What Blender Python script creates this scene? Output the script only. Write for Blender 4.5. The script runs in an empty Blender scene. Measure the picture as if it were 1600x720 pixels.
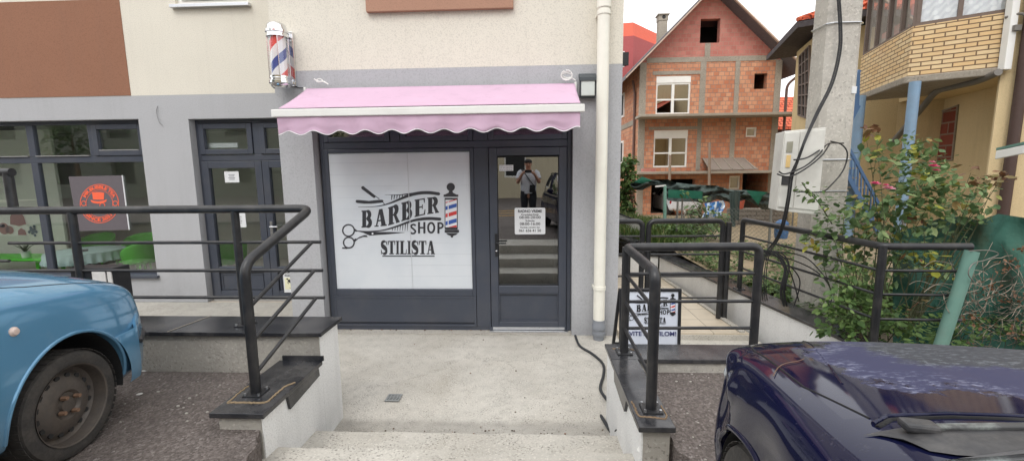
import bpy, bmesh, math, random
import numpy as np
from mathutils import Vector, Matrix
from mathutils.bvhtree import BVHTree
from mathutils import noise as mnoise
rnd = random.Random(7)
SC = bpy.context.scene
COL = SC.collection
PI = math.pi
# ---------------------------------------------------------------- camera model (pixel -> point at a known depth)
CF, CP, CY_, CR = 685.906, 0.135004, 0.0466422, -0.011077
CAMZ = 1.97
_cy, _sy = math.cos(CY_), math.sin(CY_)
_f0 = Vector((-_sy, _cy, 0)); _r0 = Vector((_cy, _sy, 0)); _u0 = Vector((0, 0, 1))
_F = _f0*math.cos(CP)-_u0*math.sin(CP); _U = _u0*math.cos(CP)+_f0*math.sin(CP)
_R = _r0*math.cos(CR)+_U*math.sin(CR); _U = _U*math.cos(CR)-_r0*math.sin(CR)
CAMPOS = Vector((0, 0, CAMZ))
def P(px, py, X=None, Y=None, Z=None):
    d = _F*CF+_R*(px-800)-_U*(py-360)
    t = X/d.x if X is not None else (Y/d.y if Y is not None else (Z-CAMZ)/d.z)
    return CAMPOS+d*t
# ---------------------------------------------------------------- mesh collector
ORG = {}
def setprops(o, label=None, category=None, group=None, kind=None):
    if label: o['label'] = label
    if category: o["category"] = category
    if group: o['group'] = group
    if kind: o['kind'] = kind
    return o
def thing(name, label, cat, loc=(0, 0, 0), group=None, local=False, rz=0):
    o = bpy.data.objects.new(name, None); COL.objects.link(o)
    o.empty_display_size = .1
    o.location = loc; o.rotation_euler = (0, 0, rz)
    ORG[o.name] = Vector((0, 0, 0)) if local else Vector(loc)
    return setprops(o, label, cat, group)
class MB:
    def __init__(s): s.v = []; s.f = []
    def add(s, vs, fs):
        n = len(s.v); s.v.extend([tuple(p) for p in vs]); s.f.extend([tuple(i+n for i in f) for f in fs]); return s
    def box(s, x0, x1, y0, y1, z0, z1):
        return s.add([(x0,y0,z0),(x1,y0,z0),(x1,y1,z0),(x0,y1,z0),(x0,y0,z1),(x1,y0,z1),(x1,y1,z1),(x0,y1,z1)],
                     [(0,3,2,1),(4,5,6,7),(0,1,5,4),(1,2,6,5),(2,3,7,6),(3,0,4,7)])
    def obox(s, c, ex, ey, ez, hx, hy, hz):
        c = Vector(c); ex = Vector(ex).normalized()*hx; ey = Vector(ey).normalized()*hy; ez = Vector(ez).normalized()*hz
        vs = [c+ex*a+ey*b+ez*d for d in (-1, 1) for a, b in ((-1,-1),(1,-1),(1,1),(-1,1))]
        return s.add(vs, [(0,3,2,1),(4,5,6,7),(0,1,5,4),(1,2,6,5),(2,3,7,6),(3,0,4,7)])
    def bar(s, a, b, w, h, up=(0, 0, 1)):
        a = Vector(a); b = Vector(b); d = (b-a); L = d.length; d.normalize()
        x = d.cross(Vector(up))
        if x.length < 1e-4: x = d.cross(Vector((0, 1, 0)))
        x.normalize(); z = x.cross(d)
        return s.obox((a+b)/2, d, x, z, L/2, w/2, h/2)
    def quad(s, a, b, c, d): return s.add([a, b, c, d], [(0, 1, 2, 3)])
    def prism(s, poly, z0, z1):      # footprint polygon, ccw
        n = len(poly)
        vs = [(x, y, z0) for x, y in poly]+[(x, y, z1) for x, y in poly]
        return s.add(vs, [tuple(range(n-1, -1, -1)), tuple(range(n, 2*n))]+[(i, (i+1) % n, n+(i+1) % n, n+i) for i in range(n)])
    def slab(s, top, th, d=(0, 0, -1)):  # polygon in 3d extruded by th along d
        top = [Vector(p) for p in top]; d = Vector(d).normalized()*th; n = len(top)
        return s.add(top+[p+d for p in top], [tuple(range(n)), tuple(range(2*n-1, n-1, -1))]+[(i, n+i, n+(i+1) % n, (i+1) % n) for i in range(n)])
    def tube(s, path, r, n=8, closed=False, caps=True):
        path = [Vector(p) for p in path]; m = len(path)
        rr = r if isinstance(r, (list, tuple)) else [r]*m
        T = []
        for i in range(m):
            a = path[(i-1) % m] if (closed or i > 0) else path[i]; b = path[(i+1) % m] if (closed or i < m-1) else path[i]
            t = (b-a); t = t.normalized() if t.length > 1e-9 else Vector((0, 0, 1)); T.append(t)
        N = T[0].orthogonal().normalized(); base = len(s.v)
        for i in range(m):
            N = N-T[i]*N.dot(T[i]); N = N.normalized() if N.length > 1e-6 else T[i].orthogonal().normalized()
            B = T[i].cross(N)
            for k in range(n):
                a = 2*PI*k/n; s.v.append(tuple(path[i]+(N*math.cos(a)+B*math.sin(a))*rr[i]))
        for i in range(m if closed else m-1):
            j = (i+1) % m
            for k in range(n):
                l = (k+1) % n; s.f.append((base+i*n+k, base+i*n+l, base+j*n+l, base+j*n+k))
        if caps and not closed:
            s.f.append(tuple(base+k for k in range(n-1, -1, -1))); s.f.append(tuple(base+(m-1)*n+k for k in range(n)))
        return s
    def lathe(s, prof, c=(0, 0, 0), ax='z', n=24, a0=0, a1=2*PI):
        c = Vector(c); base = len(s.v); full = abs(a1-a0-2*PI) < 1e-6; m = n if full else n+1
        for r, h in prof:
            for k in range(m):
                a = a0+(a1-a0)*k/n; x, y = r*math.cos(a), r*math.sin(a)
                p = Vector((x, y, h)) if ax == 'z' else (Vector((h, x, y)) if ax == 'x' else Vector((x, h, y)))
                s.v.append(tuple(c+p))
        for i in range(len(prof)-1):
            for k in range(n):
                l = (k+1) % m; s.f.append((base+i*m+k, base+i*m+l, base+(i+1)*m+l, base+(i+1)*m+k))
        return s
    def grid(s, fn, nu, nv):
        base = len(s.v)
        for j in range(nv+1):
            for i in range(nu+1): s.v.append(tuple(fn(i/nu, j/nv)))
        for j in range(nv):
            for i in range(nu):
                a = base+j*(nu+1)+i; s.f.append((a, a+1, a+nu+2, a+nu+1))
        return s
    def ball(s, c, r, nu=12, nv=8, sc=(1, 1, 1)):
        c = Vector(c)
        return s.grid(lambda u, v: c+Vector((r*sc[0]*math.cos(2*PI*u)*math.sin(PI*v), r*sc[1]*math.sin(2*PI*u)*math.sin(PI*v), r*sc[2]*-math.cos(PI*v))), nu, nv)
    def wall(s, x0, x1, y0, y1, z0, z1, holes):
        xs = sorted({x0, x1, *[a for h in holes for a in (h[0], h[1]) if x0 < a < x1]}); zs = sorted({z0, z1, *[a for h in holes for a in (h[2], h[3]) if z0 < a < z1]})
        for i in range(len(xs)-1):
            for j in range(len(zs)-1):
                cx = (xs[i]+xs[i+1])/2; cz = (zs[j]+zs[j+1])/2
                if any(h[0] < cx < h[1] and h[2] < cz < h[3] for h in holes): continue
                s.box(xs[i], xs[i+1], y0, y1, zs[j], zs[j+1])
        return s
    def frame(s, x0, x1, z0, z1, y0, y1, w, wb=None):
        wb = w if wb is None else wb
        s.box(x0, x0+w, y0, y1, z0, z1); s.box(x1-w, x1, y0, y1, z0, z1)
        s.box(x0+w, x1-w, y0, y1, z0, z0+wb); s.box(x0+w, x1-w, y0, y1, z1-w, z1); return s
    def build(s, name, mat, parent=None, smooth=None, bevel=None, sub=0, solid=None, extra=(), **kw):
        for em, _ in extra: s.add(em.v, em.f)
        me = bpy.data.meshes.new(name)
        if parent is not None: org = ORG[parent.name]
        elif kw.pop('atzero', False): org = Vector((0, 0, 0))
        else:
            xs = [p[0] for p in s.v]; ys = [p[1] for p in s.v]; zs = [p[2] for p in s.v]
            org = Vector(((min(xs)+max(xs))/2, (min(ys)+max(ys))/2, min(zs)))
        me.from_pydata([tuple(Vector(p)-org) for p in s.v], [], s.f)
        me.materials.append(mat)
        for em, emat in extra: 
            me.materials.append(emat)
        if extra:
            n0 = len(s.f)-sum(len(em.f) for em, _ in extra); idx = [0]*n0
            for k, (em, _) in enumerate(extra): idx += [k+1]*len(em.f)
            me.polygons.foreach_set('material_index', idx)
        if smooth is not None:
            me.polygons.foreach_set('use_smooth', [True]*len(me.polygons)); me.update()
            me.set_sharp_from_angle(angle=math.radians(smooth))
        o = bpy.data.objects.new(name, me); COL.objects.link(o)
        if parent is not None: o.parent = parent
        else: o.location = org
        ORG[o.name] = org
        if bevel:
            b = o.modifiers.new('bevel', 'BEVEL'); b.width = bevel; b.segments = 2; b.limit_method = 'ANGLE'; b.angle_limit = math.radians(40)
        if sub:
            b = o.modifiers.new('sub', 'SUBSURF'); b.levels = sub; b.render_levels = sub
        if solid:
            b = o.modifiers.new('solid', 'SOLIDIFY'); b.thickness = solid; b.offset = 0
        return setprops(o, **kw)
def fillet(pts, r, n=6):
    pts = [Vector(p) for p in pts]; out = [pts[0]]
    for i in range(1, len(pts)-1):
        a, b, c = pts[i-1], pts[i], pts[i+1]
        d1 = (a-b); d2 = (c-b); k = min(r, d1.length*.45, d2.length*.45)
        p = b+d1.normalized()*k; q = b+d2.normalized()*k
        for j in range(n+1):
            t = j/n; out.append(p*(1-t)**2+b*2*t*(1-t)+q*t*t)
    out.append(pts[-1]); return out
def smoothpath(pts, n=6):
    pts = [Vector(p) for p in pts]; out = []
    for i in range(len(pts)-1):
        p0 = pts[max(i-1, 0)]; p1 = pts[i]; p2 = pts[i+1]; p3 = pts[min(i+2, len(pts)-1)]
        for j in range(n):
            t = j/n
            out.append(.5*((2*p1)+(p2-p0)*t+(2*p0-5*p1+4*p2-p3)*t*t+(3*p1-p0-3*p2+p3)*t**3))
    out.append(pts[-1]); return out
def copy_tree(o, parent=None):
    c = o.copy(); COL.objects.link(c); c.parent = parent
    for ch in list(o.children): copy_tree(ch, c)
    return c
# ---------------------------------------------------------------- materials
def lin(c):
    c /= 255.0
    return c/12.92 if c <= .04045 else ((c+.055)/1.055)**2.4
def srgb(r, g, b, k=1.0): return (lin(r)*k, lin(g)*k, lin(b)*k, 1)
class NT:
    def __init__(s, name):
        s.m = bpy.data.materials.new(name); s.m.use_nodes = True; s.t = s.m.node_tree; s.t.nodes.clear()
        s.out = s.n('ShaderNodeOutputMaterial')
    def n(s, typ, **kw):
        o = s.t.nodes.new(typ)
        for k, v in kw.items(): setattr(o, k, v)
        return o
    def l(s, a, b): s.t.links.new(a, b)
    def pos(s):
        g = s.n('ShaderNodeNewGeometry'); return g.outputs['Position']
    def obj(s):
        g = s.n('ShaderNodeTexCoord'); return g.outputs['Object']
    def noise(s, vec, scale, detail=4, rough=.6, out='Fac', dist=0):
        o = s.n('ShaderNodeTexNoise'); o.inputs['Scale'].default_value = scale; o.inputs['Detail'].default_value = detail
        o.inputs['Roughness'].default_value = rough; o.inputs['Distortion'].default_value = dist; s.l(vec, o.inputs['Vector']); return o.outputs[out]
    def ramp(s, fac, stops):
        o = s.n('ShaderNodeValToRGB'); e = o.color_ramp.elements
        while len(e) < len(stops): e.new(.5)
        for i, (p, c) in enumerate(stops):
            e[i].position = p; e[i].color = c if len(c) == 4 else (*c, 1)
        s.l(fac, o.inputs['Fac']); return o.outputs['Color']
    def mix(s, fac, a, b, bt='MIX'):
        o = s.n('ShaderNodeMix'); o.data_type = 'RGBA'; o.blend_type = bt; o.clamp_factor = True
        for sock, v in ((o.inputs['Factor'], fac), (o.inputs['A'], a), (o.inputs['B'], b)):
            pass
        fi = [i for i in o.inputs if i.name == 'Factor' and i.type == 'VALUE'][0]
        ai = [i for i in o.inputs if i.name == 'A' and i.type == 'RGBA'][0]; bi = [i for i in o.inputs if i.name == 'B' and i.type == 'RGBA'][0]
        for sock, v in ((fi, fac), (ai, a), (bi, b)):
            if hasattr(v, 'is_output'): s.l(v, sock)
            else: sock.default_value = v
        return [q for q in o.outputs if q.type == 'RGBA'][0]
    def math(s, op, a, b=None, clamp=False):
        o = s.n('ShaderNodeMath', operation=op); o.use_clamp = clamp
        for i, v in enumerate((a, b)):
            if v is None: continue
            if hasattr(v, 'is_output'): s.l(v, o.inputs[i])
            else: o.inputs[i].default_value = v
        return o.outputs[0]
    def bump(s, h, strength, dist=.01):
        o = s.n('ShaderNodeBump'); o.inputs['Strength'].default_value = strength; o.inputs['Distance'].default_value = dist
        s.l(h, o.inputs['Height']); return o.outputs['Normal']
    def principled(s, col, rough=.5, metal=0, spec=.5, normal=None, coat=0, trans=0, sub=0):
        o = s.n('ShaderNodeBsdfPrincipled')
        for k, v in (('Base Color', col), ('Roughness', rough), ('Metallic', metal), ('Specular IOR Level', spec), ('Coat Weight', coat), ('Transmission Weight', trans)):
            if hasattr(v, 'is_output'): s.l(v, o.inputs[k])
            else: o.inputs[k].default_value = v
        o.inputs['Coat Roughness'].default_value = .04
        if normal is not None: s.l(normal, o.inputs['Normal'])
        return o.outputs[0]
    def fin(s, sh): s.l(sh, s.out.inputs['Surface']); return s.m
def M(name, col, rough=.6, metal=0, spec=.5, var=.12, vs=6, bump=0, bs=80, bd=.004, coat=0, dirt=None, dirtamt=.4, ds=2.5, island=None, objc=False):
    t = NT(name); v = t.obj() if objc else t.pos()
    n = t.noise(v, vs, 5)
    c = t.mix(n, tuple(x*(1-var) for x in col[:3])+(1,), tuple(min(1, x*(1+var)) for x in col[:3])+(1,))
    if dirt:
        d = t.noise(v, ds, 7, .68); d = t.ramp(d, [(.46, (0, 0, 0)), (.75, (dirtamt,)*3)]); c = t.mix(d, c, dirt)
    if island:
        g = t.n('ShaderNodeNewGeometry'); c2 = t.ramp(g.outputs['Random Per Island'], island); c = t.mix(.85, c, c2)
    nm = None
    if bump:
        b = t.noise(v, bs, 6, .65); nm = t.bump(b, bump, bd)
    rn = t.ramp(t.noise(v, vs*2.3, 4), [(.3, (max(.02, rough*.8),)*3), (.7, (min(1, rough*1.2),)*3)])
    return t.fin(t.principled(c, rn, metal, spec, nm, coat))
def leafmat(name, stops, rough=.5):
    t = NT(name); g = t.n('ShaderNodeNewGeometry'); c = t.ramp(g.outputs['Random Per Island'], stops)
    n = t.noise(t.pos(), 25, 3); c = t.mix(t.math('MULTIPLY', n, .35), c, (0.01, 0.02, 0.005, 1))
    p = t.principled(c, rough, 0, .35)
    tr = t.n('ShaderNodeBsdfTranslucent'); t.l(c, tr.inputs['Color'])
    mx = t.n('ShaderNodeMixShader'); mx.inputs[0].default_value = .25; t.l(p, mx.inputs[1]); t.l(tr.outputs[0], mx.inputs[2])
    return t.fin(mx.outputs[0])
def glassmat(name, tint=(.92, .94, .93), gain=2.0, base=.02, rough=0.0):
    t = NT(name); tr = t.n('ShaderNodeBsdfTransparent'); tr.inputs['Color'].default_value = (*tint, 1)
    gl = t.n('ShaderNodeBsdfGlossy'); gl.inputs['Roughness'].default_value = rough; gl.inputs['Color'].default_value = (.95, .97, 1, 1)
    nm = t.bump(t.noise(t.pos(), 1.6, 2), .02, .02); t.l(nm, gl.inputs['Normal'])
    lw = t.n('ShaderNodeLayerWeight'); lw.inputs['Blend'].default_value = .5
    fr = t.math('ADD', t.math('MULTIPLY', t.math('POWER', lw.outputs['Facing'], 5.0), .96), .04)
    fac = t.math('ADD', t.math('MULTIPLY', fr, gain), base, True)
    mx = t.n('ShaderNodeMixShader'); t.l(fac, mx.inputs[0]); t.l(tr.outputs[0], mx.inputs[1]); t.l(gl.outputs[0], mx.inputs[2])
    return t.fin(mx.outputs[0])
def brickmat(name, c1, c2, mortar, bw, bh, ms=.012, offset=.5, bump=.4, var=.35, dirt=None, dirtamt=.35):
    t = NT(name); pos = t.pos()
    g = t.n('ShaderNodeNewGeometry'); sp = t.n('ShaderNodeSeparateXYZ'); t.l(pos, sp.inputs[0]); sn = t.n('ShaderNodeSeparateXYZ'); t.l(g.outputs['True Normal'], sn.inputs[0])
    # run of the wall: distance along the horizontal tangent (-ny, nx)
    u = t.math('SUBTRACT', t.math('MULTIPLY', sp.outputs[1], sn.outputs[0]), t.math('MULTIPLY', sp.outputs[0], sn.outputs[1]))
    cb = t.n('ShaderNodeCombineXYZ'); t.l(u, cb.inputs[0]); t.l(sp.outputs[2], cb.inputs[1])
    br = t.n('ShaderNodeTexBrick'); br.offset = offset; t.l(cb.outputs[0], br.inputs['Vector'])
    br.inputs['Color1'].default_value = c1; br.inputs['Color2'].default_value = c2; br.inputs['Mortar'].default_value = mortar
    br.inputs['Scale'].default_value = 1; br.inputs['Mortar Size'].default_value = ms; br.inputs['Mortar Smooth'].default_value = .3
    br.inputs['Brick Width'].default_value = bw; br.inputs['Row Height'].default_value = bh; br.inputs['Bias'].default_value = 0
    n = t.noise(pos, 3.5, 6, .7); c = t.mix(t.math('MULTIPLY', n, var), br.outputs['Color'], (.12, .075, .06, 1))
    n2 = t.ramp(t.noise(pos, 1.1, 5, .6), [(.5, (0, 0, 0)), (.8, (dirtamt,)*3)]); c = t.mix(n2, c, dirt or mortar)
    h = t.math('ADD', t.math('MULTIPLY', br.outputs['Fac'], -1.0), t.math('MULTIPLY', t.noise(pos, 40, 4), .4))
    return t.fin(t.principled(c, .9, 0, .2, t.bump(h, bump, .02)))
# ---------------------------------------------------------------- shared materials
def plaster(name, col, bs=130, bump=.5, streak=.25, grime=(.12, .11, .1, 1)):
    t = NT(name); p = t.pos()
    a = t.noise(p, 1.3, 6, .6); b = t.noise(p, 85, 4, .65)
    c = t.mix(a, tuple(x*.93 for x in col[:3])+(1,), tuple(x*1.05 for x in col[:3])+(1,))
    c = t.mix(t.ramp(b, [(.34, (.5,)*3), (.50, (0,)*3)]), c, tuple(x*.6 for x in col[:3])+(1,))
    mp = t.n('ShaderNodeMapping'); mp.inputs['Scale'].default_value = (7, 7, .55); t.l(p, mp.inputs['Vector'])
    s_ = t.ramp(t.noise(mp.outputs[0], 1, 6, .7), [(.5, (0,)*3), (.82, (streak,)*3)]); c = t.mix(s_, c, grime)
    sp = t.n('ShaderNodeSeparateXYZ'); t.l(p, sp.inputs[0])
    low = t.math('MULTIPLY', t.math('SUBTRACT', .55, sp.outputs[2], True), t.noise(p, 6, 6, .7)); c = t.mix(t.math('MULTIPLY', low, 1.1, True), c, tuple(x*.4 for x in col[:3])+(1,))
    h = t.math('ADD', b, t.math('MULTIPLY', t.noise(p, 420, 2), .5))
    return t.fin(t.principled(c, .93, 0, .15, t.bump(h, bump, .004)))
def concrete(name, col, speck=.7, bs=60, bump=.5, warm=(.34, .31, .26, 1), band=False):
    t = NT(name); p = t.pos()
    n1 = t.noise(p, 1.1, 7, .65); n2 = t.noise(p, 9, 6, .7); n3 = t.noise(p, bs*1.3, 4, .7)
    c = t.mix(t.ramp(n1, [(.3, (0,)*3), (.72, (1,)*3)]), tuple(x*.80 for x in col[:3])+(1,), tuple(x*1.10 for x in col[:3])+(1,))
    c = t.mix(t.ramp(t.noise(p, .8, 6, .7, dist=1), [(.45, (0,)*3), (.75, (.6,)*3)]), c, warm)
    c = t.mix(t.ramp(n2, [(.50, (0,)*3), (.75, (.5,)*3)]), c, tuple(x*.6 for x in col[:3])+(1,))
    pit = t.ramp(t.noise(p, bs*1.5, 2, .5), [(.56, (0,)*3), (.66, (1,)*3)])
    sel = t.ramp(t.noise(p, bs*.16, 3), [(.40, (.1,)*3), (.62, (1,)*3)])
    pf = t.math('MULTIPLY', t.math('MULTIPLY', pit, sel), speck, True); c = t.mix(pf, c, tuple(x*.22 for x in col[:3])+(1,))
    c = t.mix(t.ramp(n3, [(.54, (0,)*3), (.66, (.5,)*3)]), c, tuple(min(1, x*1.45) for x in col[:3])+(1,))
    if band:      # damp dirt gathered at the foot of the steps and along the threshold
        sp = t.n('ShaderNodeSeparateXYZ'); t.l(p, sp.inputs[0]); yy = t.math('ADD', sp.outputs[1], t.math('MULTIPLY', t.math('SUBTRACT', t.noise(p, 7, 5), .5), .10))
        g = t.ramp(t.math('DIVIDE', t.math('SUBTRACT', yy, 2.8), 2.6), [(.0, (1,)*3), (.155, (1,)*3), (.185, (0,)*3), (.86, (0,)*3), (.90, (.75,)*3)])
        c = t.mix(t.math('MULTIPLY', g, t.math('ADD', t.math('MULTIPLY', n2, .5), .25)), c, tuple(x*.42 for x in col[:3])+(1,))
        cr = t.n('ShaderNodeTexVoronoi'); cr.feature = 'DISTANCE_TO_EDGE'; cr.inputs['Scale'].default_value = .62
        wv = t.n('ShaderNodeVectorMath', operation='ADD'); t.l(p, wv.inputs[0]); t.l(t.noise(p, 3, 6, .7, out='Color'), wv.inputs[1]); t.l(wv.outputs[0], cr.inputs['Vector'])
        c = t.mix(t.ramp(cr.outputs['Distance'], [(.0, (.55,)*3), (.006, (0,)*3)]), c, tuple(x*.35 for x in col[:3])+(1,))
    h = t.math('ADD', t.math('SUBTRACT', n2, pf), t.math('MULTIPLY', n3, .5))
    return t.fin(t.principled(c, .92, 0, .2, t.bump(h, bump, .008)))
def asphaltmat(name):
    t = NT(name); p = t.pos()
    vo = t.n('ShaderNodeTexVoronoi'); vo.inputs['Scale'].default_value = 82; t.l(p, vo.inputs['Vector'])
    c = t.ramp(vo.outputs['Color'], [(0, (.085, .070, .063)), (.5, (.145, .122, .111)), (.85, (.22, .19, .175)), (1, (.36, .33, .31))])
    c = t.mix(t.ramp(t.noise(p, 2.2, 6, .7), [(.4, (0,)*3), (.75, (.6,)*3)]), c, (.085, .072, .066, 1))
    c = t.mix(t.ramp(t.noise(p, 5, 5, .7, dist=2), [(.60, (0,)*3), (.7, (.35,)*3)]), c, (.20, .17, .15, 1))
    h = t.math('ADD', t.math('MULTIPLY', vo.outputs['Distance'], -1.2), t.math('MULTIPLY', t.noise(p, 30, 5), .6))
    return t.fin(t.principled(c, .85, 0, .3, t.bump(h, .65, .010)))
CREAM = plaster('cream_render', srgb(226, 221, 208), streak=.08, bump=.8)
GREYR = plaster('grey_render', srgb(180, 181, 184), streak=.10, bump=.7)
BROWNR = plaster('brown_render', srgb(150, 110, 90), streak=.1, bump=.3)
BROWN2 = plaster('pale_brown_render', srgb(176, 138, 118), streak=.1, bump=.3)
WHITER = plaster('white_wall_render', srgb(238, 238, 236), streak=.14)
FRAME = M('anthracite_pvc', srgb(66, 71, 82), .38, var=.1, vs=3, dirt=(.16, .15, .14, 1), dirtamt=.18, bump=.05, bs=300)
BLACKM = M('black_painted_steel', srgb(33, 34, 37), .40, var=.15, vs=9, bump=.08, bs=60, dirt=(.12, .11, .1, 1), dirtamt=.3, ds=7)
GRAN = M('black_granite', srgb(40, 41, 45), .22, var=.4, vs=240, bump=.03, bs=20, dirt=(.22, .21, .2, 1), dirtamt=.38, ds=3.4)
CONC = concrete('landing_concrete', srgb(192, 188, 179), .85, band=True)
STEPM = concrete('step_concrete', srgb(186, 182, 173), .7, 48, .6)
ROUGHC = concrete('rough_concrete', srgb(172, 168, 160), .35, 30, .8)
ASPH = asphaltmat('asphalt_aggregate')
GLASS = glassmat('window_glass', gain=2.5, base=.03); GLASSD = glassmat('door_glass', gain=4, base=.13, tint=(.6, .63, .63))
WHITEP = M('white_pvc', srgb(232, 232, 228), .35, var=.05, dirt=(.45, .42, .38, 1), dirtamt=.2)
ALU = M('brushed_aluminium', srgb(205, 207, 210), .32, 1, var=.1, vs=30)
CHROME = M('polished_chrome', srgb(225, 226, 228), .08, 1, var=.05)
PAPER = M('white_paper', srgb(222, 224, 226), .6, var=.05)
INK = M('black_ink', srgb(28, 29, 33), .5, var=.1)
ROOMW = M('room_wall_paint', srgb(226, 224, 216), .8, var=.06)
ROOMF = M('room_floor_tile', srgb(170, 160, 146), .4, var=.15)
DARKIN = M('dark_interior', srgb(40, 40, 40), .8)
# ---------------------------------------------------------------- ground, landing, steps, asphalt
def flat_grid(name, x0, x1, y0, y1, nx, ny, zf, mat, **kw):
    return MB().grid(lambda u, v: (x0+(x1-x0)*u, y0+(y1-y0)*v, zf(x0+(x1-x0)*u, y0+(y1-y0)*v)), nx, ny).build(name, mat, smooth=60, **kw)
MB().add([(-400, -400, -.5), (400, -400, -.5), (400, 400, -.5), (-400, 400, -.5)], [(0, 1, 2, 3)]).build('ground', M('far_ground', srgb(120, 112, 96), .95, var=.3, vs=.2), kind='structure')
def nz(x, y, s=3, a=.004): return mnoise.noise(Vector((x*s, y*s, 3.1)))*a
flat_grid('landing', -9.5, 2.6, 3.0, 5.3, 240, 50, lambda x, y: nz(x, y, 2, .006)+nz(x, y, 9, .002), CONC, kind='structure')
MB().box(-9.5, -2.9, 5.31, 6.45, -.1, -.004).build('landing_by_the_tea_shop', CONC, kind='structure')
MB().box(-2.60, .47, 5.095, 5.24, -.1, .012).build('door_threshold_strip', concrete('threshold_concrete', srgb(176, 172, 164), .6, 40, .5), kind='structure')
def step(name, y1, z0, z1, x0, x1):   # a cast step with an uneven far edge
    def e(x): return y1+nz(x, 1.7, 5, .016)+nz(x, 8, 23, .009)
    m = MB(); n = 70
    m.grid(lambda u, v: (x0+(x1-x0)*u, 1.2+(e(x0+(x1-x0)*u)-1.2)*v, z1+nz(x0+(x1-x0)*u, v*2, 4, .005)-(.012 if v == 1 else 0)), n, 8)
    m.grid(lambda u, v: (x0+(x1-x0)*u, e(x0+(x1-x0)*u), z1+nz(x0+(x1-x0)*u, 2, 4, .005)-.012+(z0-z1)*v), n, 2)
    m.build(name, STEPM, smooth=35, kind='structure')
step('step', 2.83, -.05, .17, -1.56, .60); step('step', 2.385, .1, .345, -1.75, .78)
flat_grid('street', -30, 30, -14, 1.93, 60, 20, lambda x, y: .508+nz(x, y, 1, .01)-.004, ASPH, kind='structure')
MB().box(-1.45, .78, 1.2, 1.94, .1, .512).build('top_step', STEPM, kind='structure')
def broken(poly, name, z):           # parking asphalt with a crumbled edge
    m = MB(); pts = [Vector((x, y, 0)) for x, y in poly]; out = []
    for i in range(len(pts)):
        a, b = pts[i], pts[(i+1) % len(pts)]; L = (b-a).length; k = max(1, int(min(L, 6)/.035)) if L < 3 else 1
        for j in range(k):
            p = a.lerp(b, j/k)
            if k > 1 and j: p += Vector((mnoise.noise(p*11), mnoise.noise(p*11+Vector((9, 2, 0))), 0))*.03
            out.append((p.x, p.y))
    m.prism(out, z-.35, z); m.build(name, ASPH, kind='structure')
broken([(-1.44, .6), (-1.44, 1.5), (-1.46, 2.0), (-1.6, 2.36), (-1.83, 2.40), (-1.80, 2.97), (-30, 2.97), (-30, .6)], 'parking_asphalt', .522)
broken([(.745, .6), (30, .6), (30, 3.05), (.745, 3.05), (.745, 2.2), (.80, 2.0), (.70, 1.6)], 'parking_asphalt', .530)
# crumbs and litter on the asphalt
g = MB()
for i in range(22):
    x = rnd.uniform(-2.7, -1.9); y = rnd.uniform(2.2, 2.95); r = rnd.uniform(.004, .012)
    g.ball((x, y, .524), r, 6, 4, (1, .8, .6))
for i in range(14):
    x = rnd.uniform(.8, 1.3); y = rnd.uniform(2.0, 3.0); r = rnd.uniform(.004, .01); g.ball((x, y, .532), r, 6, 4, (1, .8, .6))
g.build('loose_gravel', ROUGHC, kind='stuff', label='loose pale gravel crumbs scattered on the dark asphalt', category='gravel', smooth=60)
m = MB()
for (px, py, w_, h_) in ((222, 572, 9, 2), (227, 578, 6, 9), (259, 575, 2, 7), (437-219, 615, 5, 4)):
    c = P(px, py, Z=.526); m.ball(c, .004*w_, 7, 4, (1, .9, .12))
m.build('dropping', M('white_dropping', srgb(206, 204, 200), .9), kind='stuff', label='white bird droppings on the dark asphalt by the blue car', category='dropping')
# ---------------------------------------------------------------- retaining walls with granite caps
def ret_wall(name, label, boxes_c, boxes_w, caps, extra=None):
    t = thing(name, label, 'wall', (caps[0][0], caps[0][2], 0))
    m = MB(); [m.box(*b) for b in boxes_c]; m.build('concrete_core', ROUGHC, t)
    if boxes_w:
        m = MB(); [m.box(*b) for b in boxes_w]; m.build('rendered_face', WHITER, t)
    for c in caps: MB().box(*c).build('granite_cap', GRAN, t, bevel=.004)
    if extra: extra(t)
    return t
def lx(t):
    # loose strips of granite stuck on the face and behind the low cap, mortar lines round the post feet
    MB().slab([(-1.541, 2.50, .600), (-1.541, 2.90, .604), (-1.541, 2.91, .535), (-1.541, 2.52, .50)], .018, (1, 0, 0)).build('granite_strip', GRAN, t, bevel=.002)
    MB().box(-1.80, -1.50, 2.925, 2.938, .636, .672).build('granite_strip', GRAN, t)
    MO = M('yellow_mortar', srgb(136, 118, 92), .9, var=.5, vs=60)
    m = MB(); wob = lambda pts: [p+Vector((mnoise.noise(p*60), mnoise.noise(p*60+Vector((5, 5, 5))), 0))*.008 for p in smoothpath(pts, 10)]
    m.tube(wob([(-1.80, 2.35, .6352), (-1.68, 2.352, .6352), (-1.575, 2.36, .6352), (-1.57, 2.45, .6352), (-1.565, 2.55, .6352), (-1.53, 2.60, .6352)]), .007, 5); m.tube(wob([(-1.80, 2.35, .6352), (-1.805, 2.45, .6352), (-1.81, 2.55, .6352)]), .006, 5)
    m.build('mortar', MO, t)
    for x in (-2.62, -4.6, -6.4): MB().bar((x-.03, 2.943, .8412), (x+.03, 3.295, .8412), .008, .003).build('cap_joint', M('grey_joint', srgb(140, 134, 124), .9), t)
ret_wall('retaining_wall', 'grey concrete retaining wall with stepped black granite caps left of the landing',
    [(-12, -1.547, 2.975, 3.27, -.1, .808), (-1.795, -1.549, 2.262, 2.974, .1, .603)],
    [(-1.5465, -1.541, 2.98, 3.265, -.1, .807), (-1.5485, -1.541, 2.268, 2.979, -.1, .602)],
    [(-12, -1.512, 2.94, 3.30, .809, .839), (-1.83, -1.512, 2.235, 2.938, .604, .635)], lx)
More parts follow.
